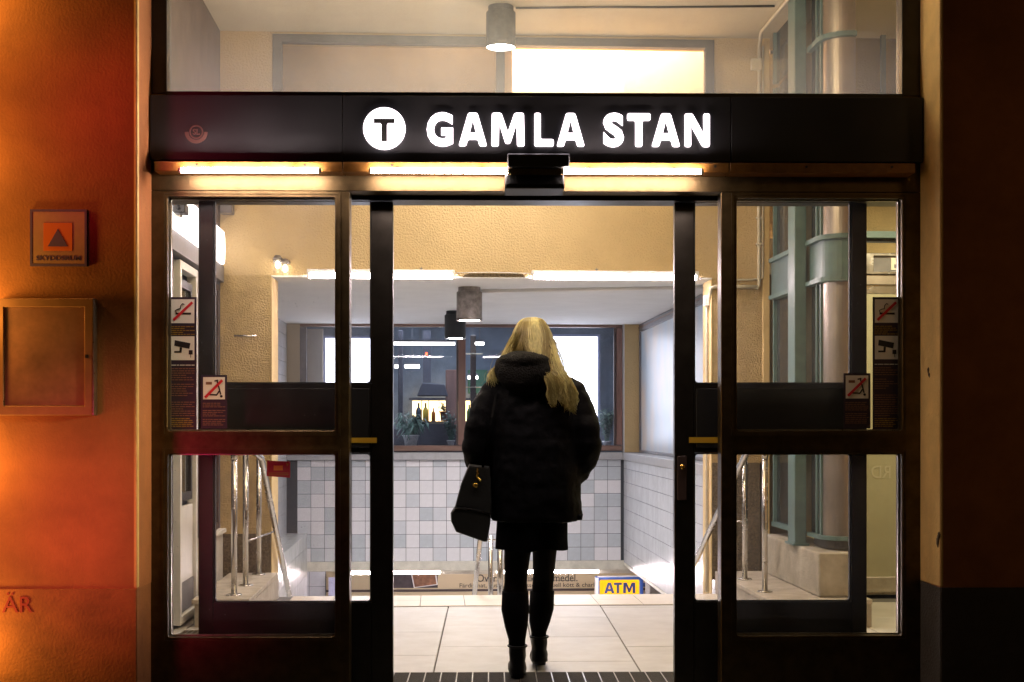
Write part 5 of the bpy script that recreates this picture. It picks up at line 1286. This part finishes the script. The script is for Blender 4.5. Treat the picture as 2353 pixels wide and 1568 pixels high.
for i in range(170):      # loose pale wisps over the far shoulder
    p = sk_(-R(rnd.uniform(55, 88)), R(rnd.uniform(0, 50)), 1.02); e_ = rnd.random()
    q = Vector((px_(1168 - 22*e_ + rnd.gauss(0, 4)), YP - .03 + rnd.gauss(0, .02), pz_(822 + 16*e_))); q2 = Vector((px_(1146 - 18*e_ + rnd.gauss(0, 5)), YP - .05 + rnd.gauss(0, .02), pz_(850 + 14*e_)))
    q3 = q2 + Vector((rnd.gauss(.006, .014), -.02, -rnd.uniform(.015, .06))); strand([p, q, q2, q3], .0013)
for i in range(60):       # flyaways on both sides
    s_ = rnd.choice((-1, 1)); p = sk_(s_*R(rnd.uniform(75, 90)), R(rnd.uniform(-5, 40)), 1.03)
    q = Vector((px_(1222 + s_*rnd.uniform(52, 62) + (25 if s_ > 0 else -15)), YP - .02, pz_(rnd.uniform(840, 900)))); e_ = q + Vector((s_*rnd.uniform(0, .03), 0, -rnd.uniform(.02, .07)))
    strand([p, p.lerp(q, .5) + Vector((s_*rnd.uniform(0, .012), 0, 0)), q, e_], .0009)
part('hair_strands', hs, M_hair, hb, kind='stuff'); part('dark_strands', hl_, M_hair3, hb, kind='stuff')
# bag
def C(D, Dy, Y): return (fx(D, Y), fz(Dy, Y, 1100))
YB_ = YP - .06
bg_ = thing('shoulder_bag', 'dark brown leather shoulder bag with gold charm hanging at the coat', 'bag', (px_(1085), YB_, pz_(1240)))
out = [(1078, 1066), (1126, 1072), (1128, 1110), (1130, 1165), (1128, 1180), (1046, 1163), (1060, 1110)]
low = [(1128, 1181), (1127, 1200), (1120, 1243), (1113, 1244), (1048, 1221), (1037, 1197), (1036, 1178), (1045, 1164)]
def bagbody(pts, y0, y1, bul):
    b = MB(); cx_ = sum(p[0] for p in pts)/len(pts); cz_ = sum(p[1] for p in pts)/len(pts)
    rows_ = []
    for (yy, k) in ((y0, .90), (y0-.0, .95), (y0+(y1-y0)*.15, 1.0), (y0+(y1-y0)*.85, 1.0), (y1, .92)):
        rows_.append([(fx(cx_+(p[0]-cx_)*k, YB_), yy, fz(cz_+(p[1]-cz_)*k, YB_, 1100)) for p in pts])
    vs = [p for r_ in rows_ for p in r_]; n = len(pts); fs = [tuple(range(n)), tuple((len(rows_)-1)*n+i for i in range(n))[::-1]]
    for i in range(len(rows_)-1):
        for k in range(n): fs.append((i*n+k, i*n+(k+1) % n, (i+1)*n+(k+1) % n, (i+1)*n+k))
    b.add(vs, fs, True); return b
part('body', bagbody(out, YB_-.055, YB_+.075, 0), M_bag, bg_, bevel=.012, seg=3)
part('base_panel', bagbody(low, YB_-.062, YB_+.082, 0), M_bag, bg_, bevel=.014, seg=3)
part('seam_piping', MB().tube([(*(lambda q: (q[0], YB_-.064, q[1]))(C(a, b, YB_)),) for a, b in ((1046, 1164), (1070, 1167), (1100, 1172), (1128, 1180))], .0035, 8), M_boot, bg_)
ps = [Vector((px_(1140), YP-.10, pz_(905))), Vector((px_(1130), YP-.185, pz_(960))), Vector((px_(1120), YP-.19, pz_(1010))), Vector((px_(1112), YP-.15, pz_(1060))), Vector((px_(1108), YB_-.03, pz_(1078)))]
sp_ = spline(ps, 12); sm = MB(); vs = []
for q_ in sp_: vs += [q_ + Vector((-.005, 0, 0)), q_ + Vector((.005, 0, 0)), q_ + Vector((.005, .004, 0)), q_ + Vector((-.005, .004, 0))]
fs = [(i*4+k, i*4+(k+1) % 4, (i+1)*4+(k+1) % 4, (i+1)*4+k) for i in range(12) for k in range(4)]; sm.add(vs, fs)
part('strap', sm, M_sock, bg_)
ch = MB(); rr_ = random.Random(4)
for k in range(7):
    c = C(1100 + rr_.uniform(-4, 4), 1078 + k*4, YB_); ch.ball((c[0], YB_-.062, c[1]), .006, .004, .007, 8, 6)
c = C(1093, 1114, YB_)
ch2 = MB().ball((c[0], YB_-.064, c[1]), .014, .006, .011, 14, 8)
part('charm', ch, M_gold, bg_); part('charm_disc', ch2, M_gold, bg_)
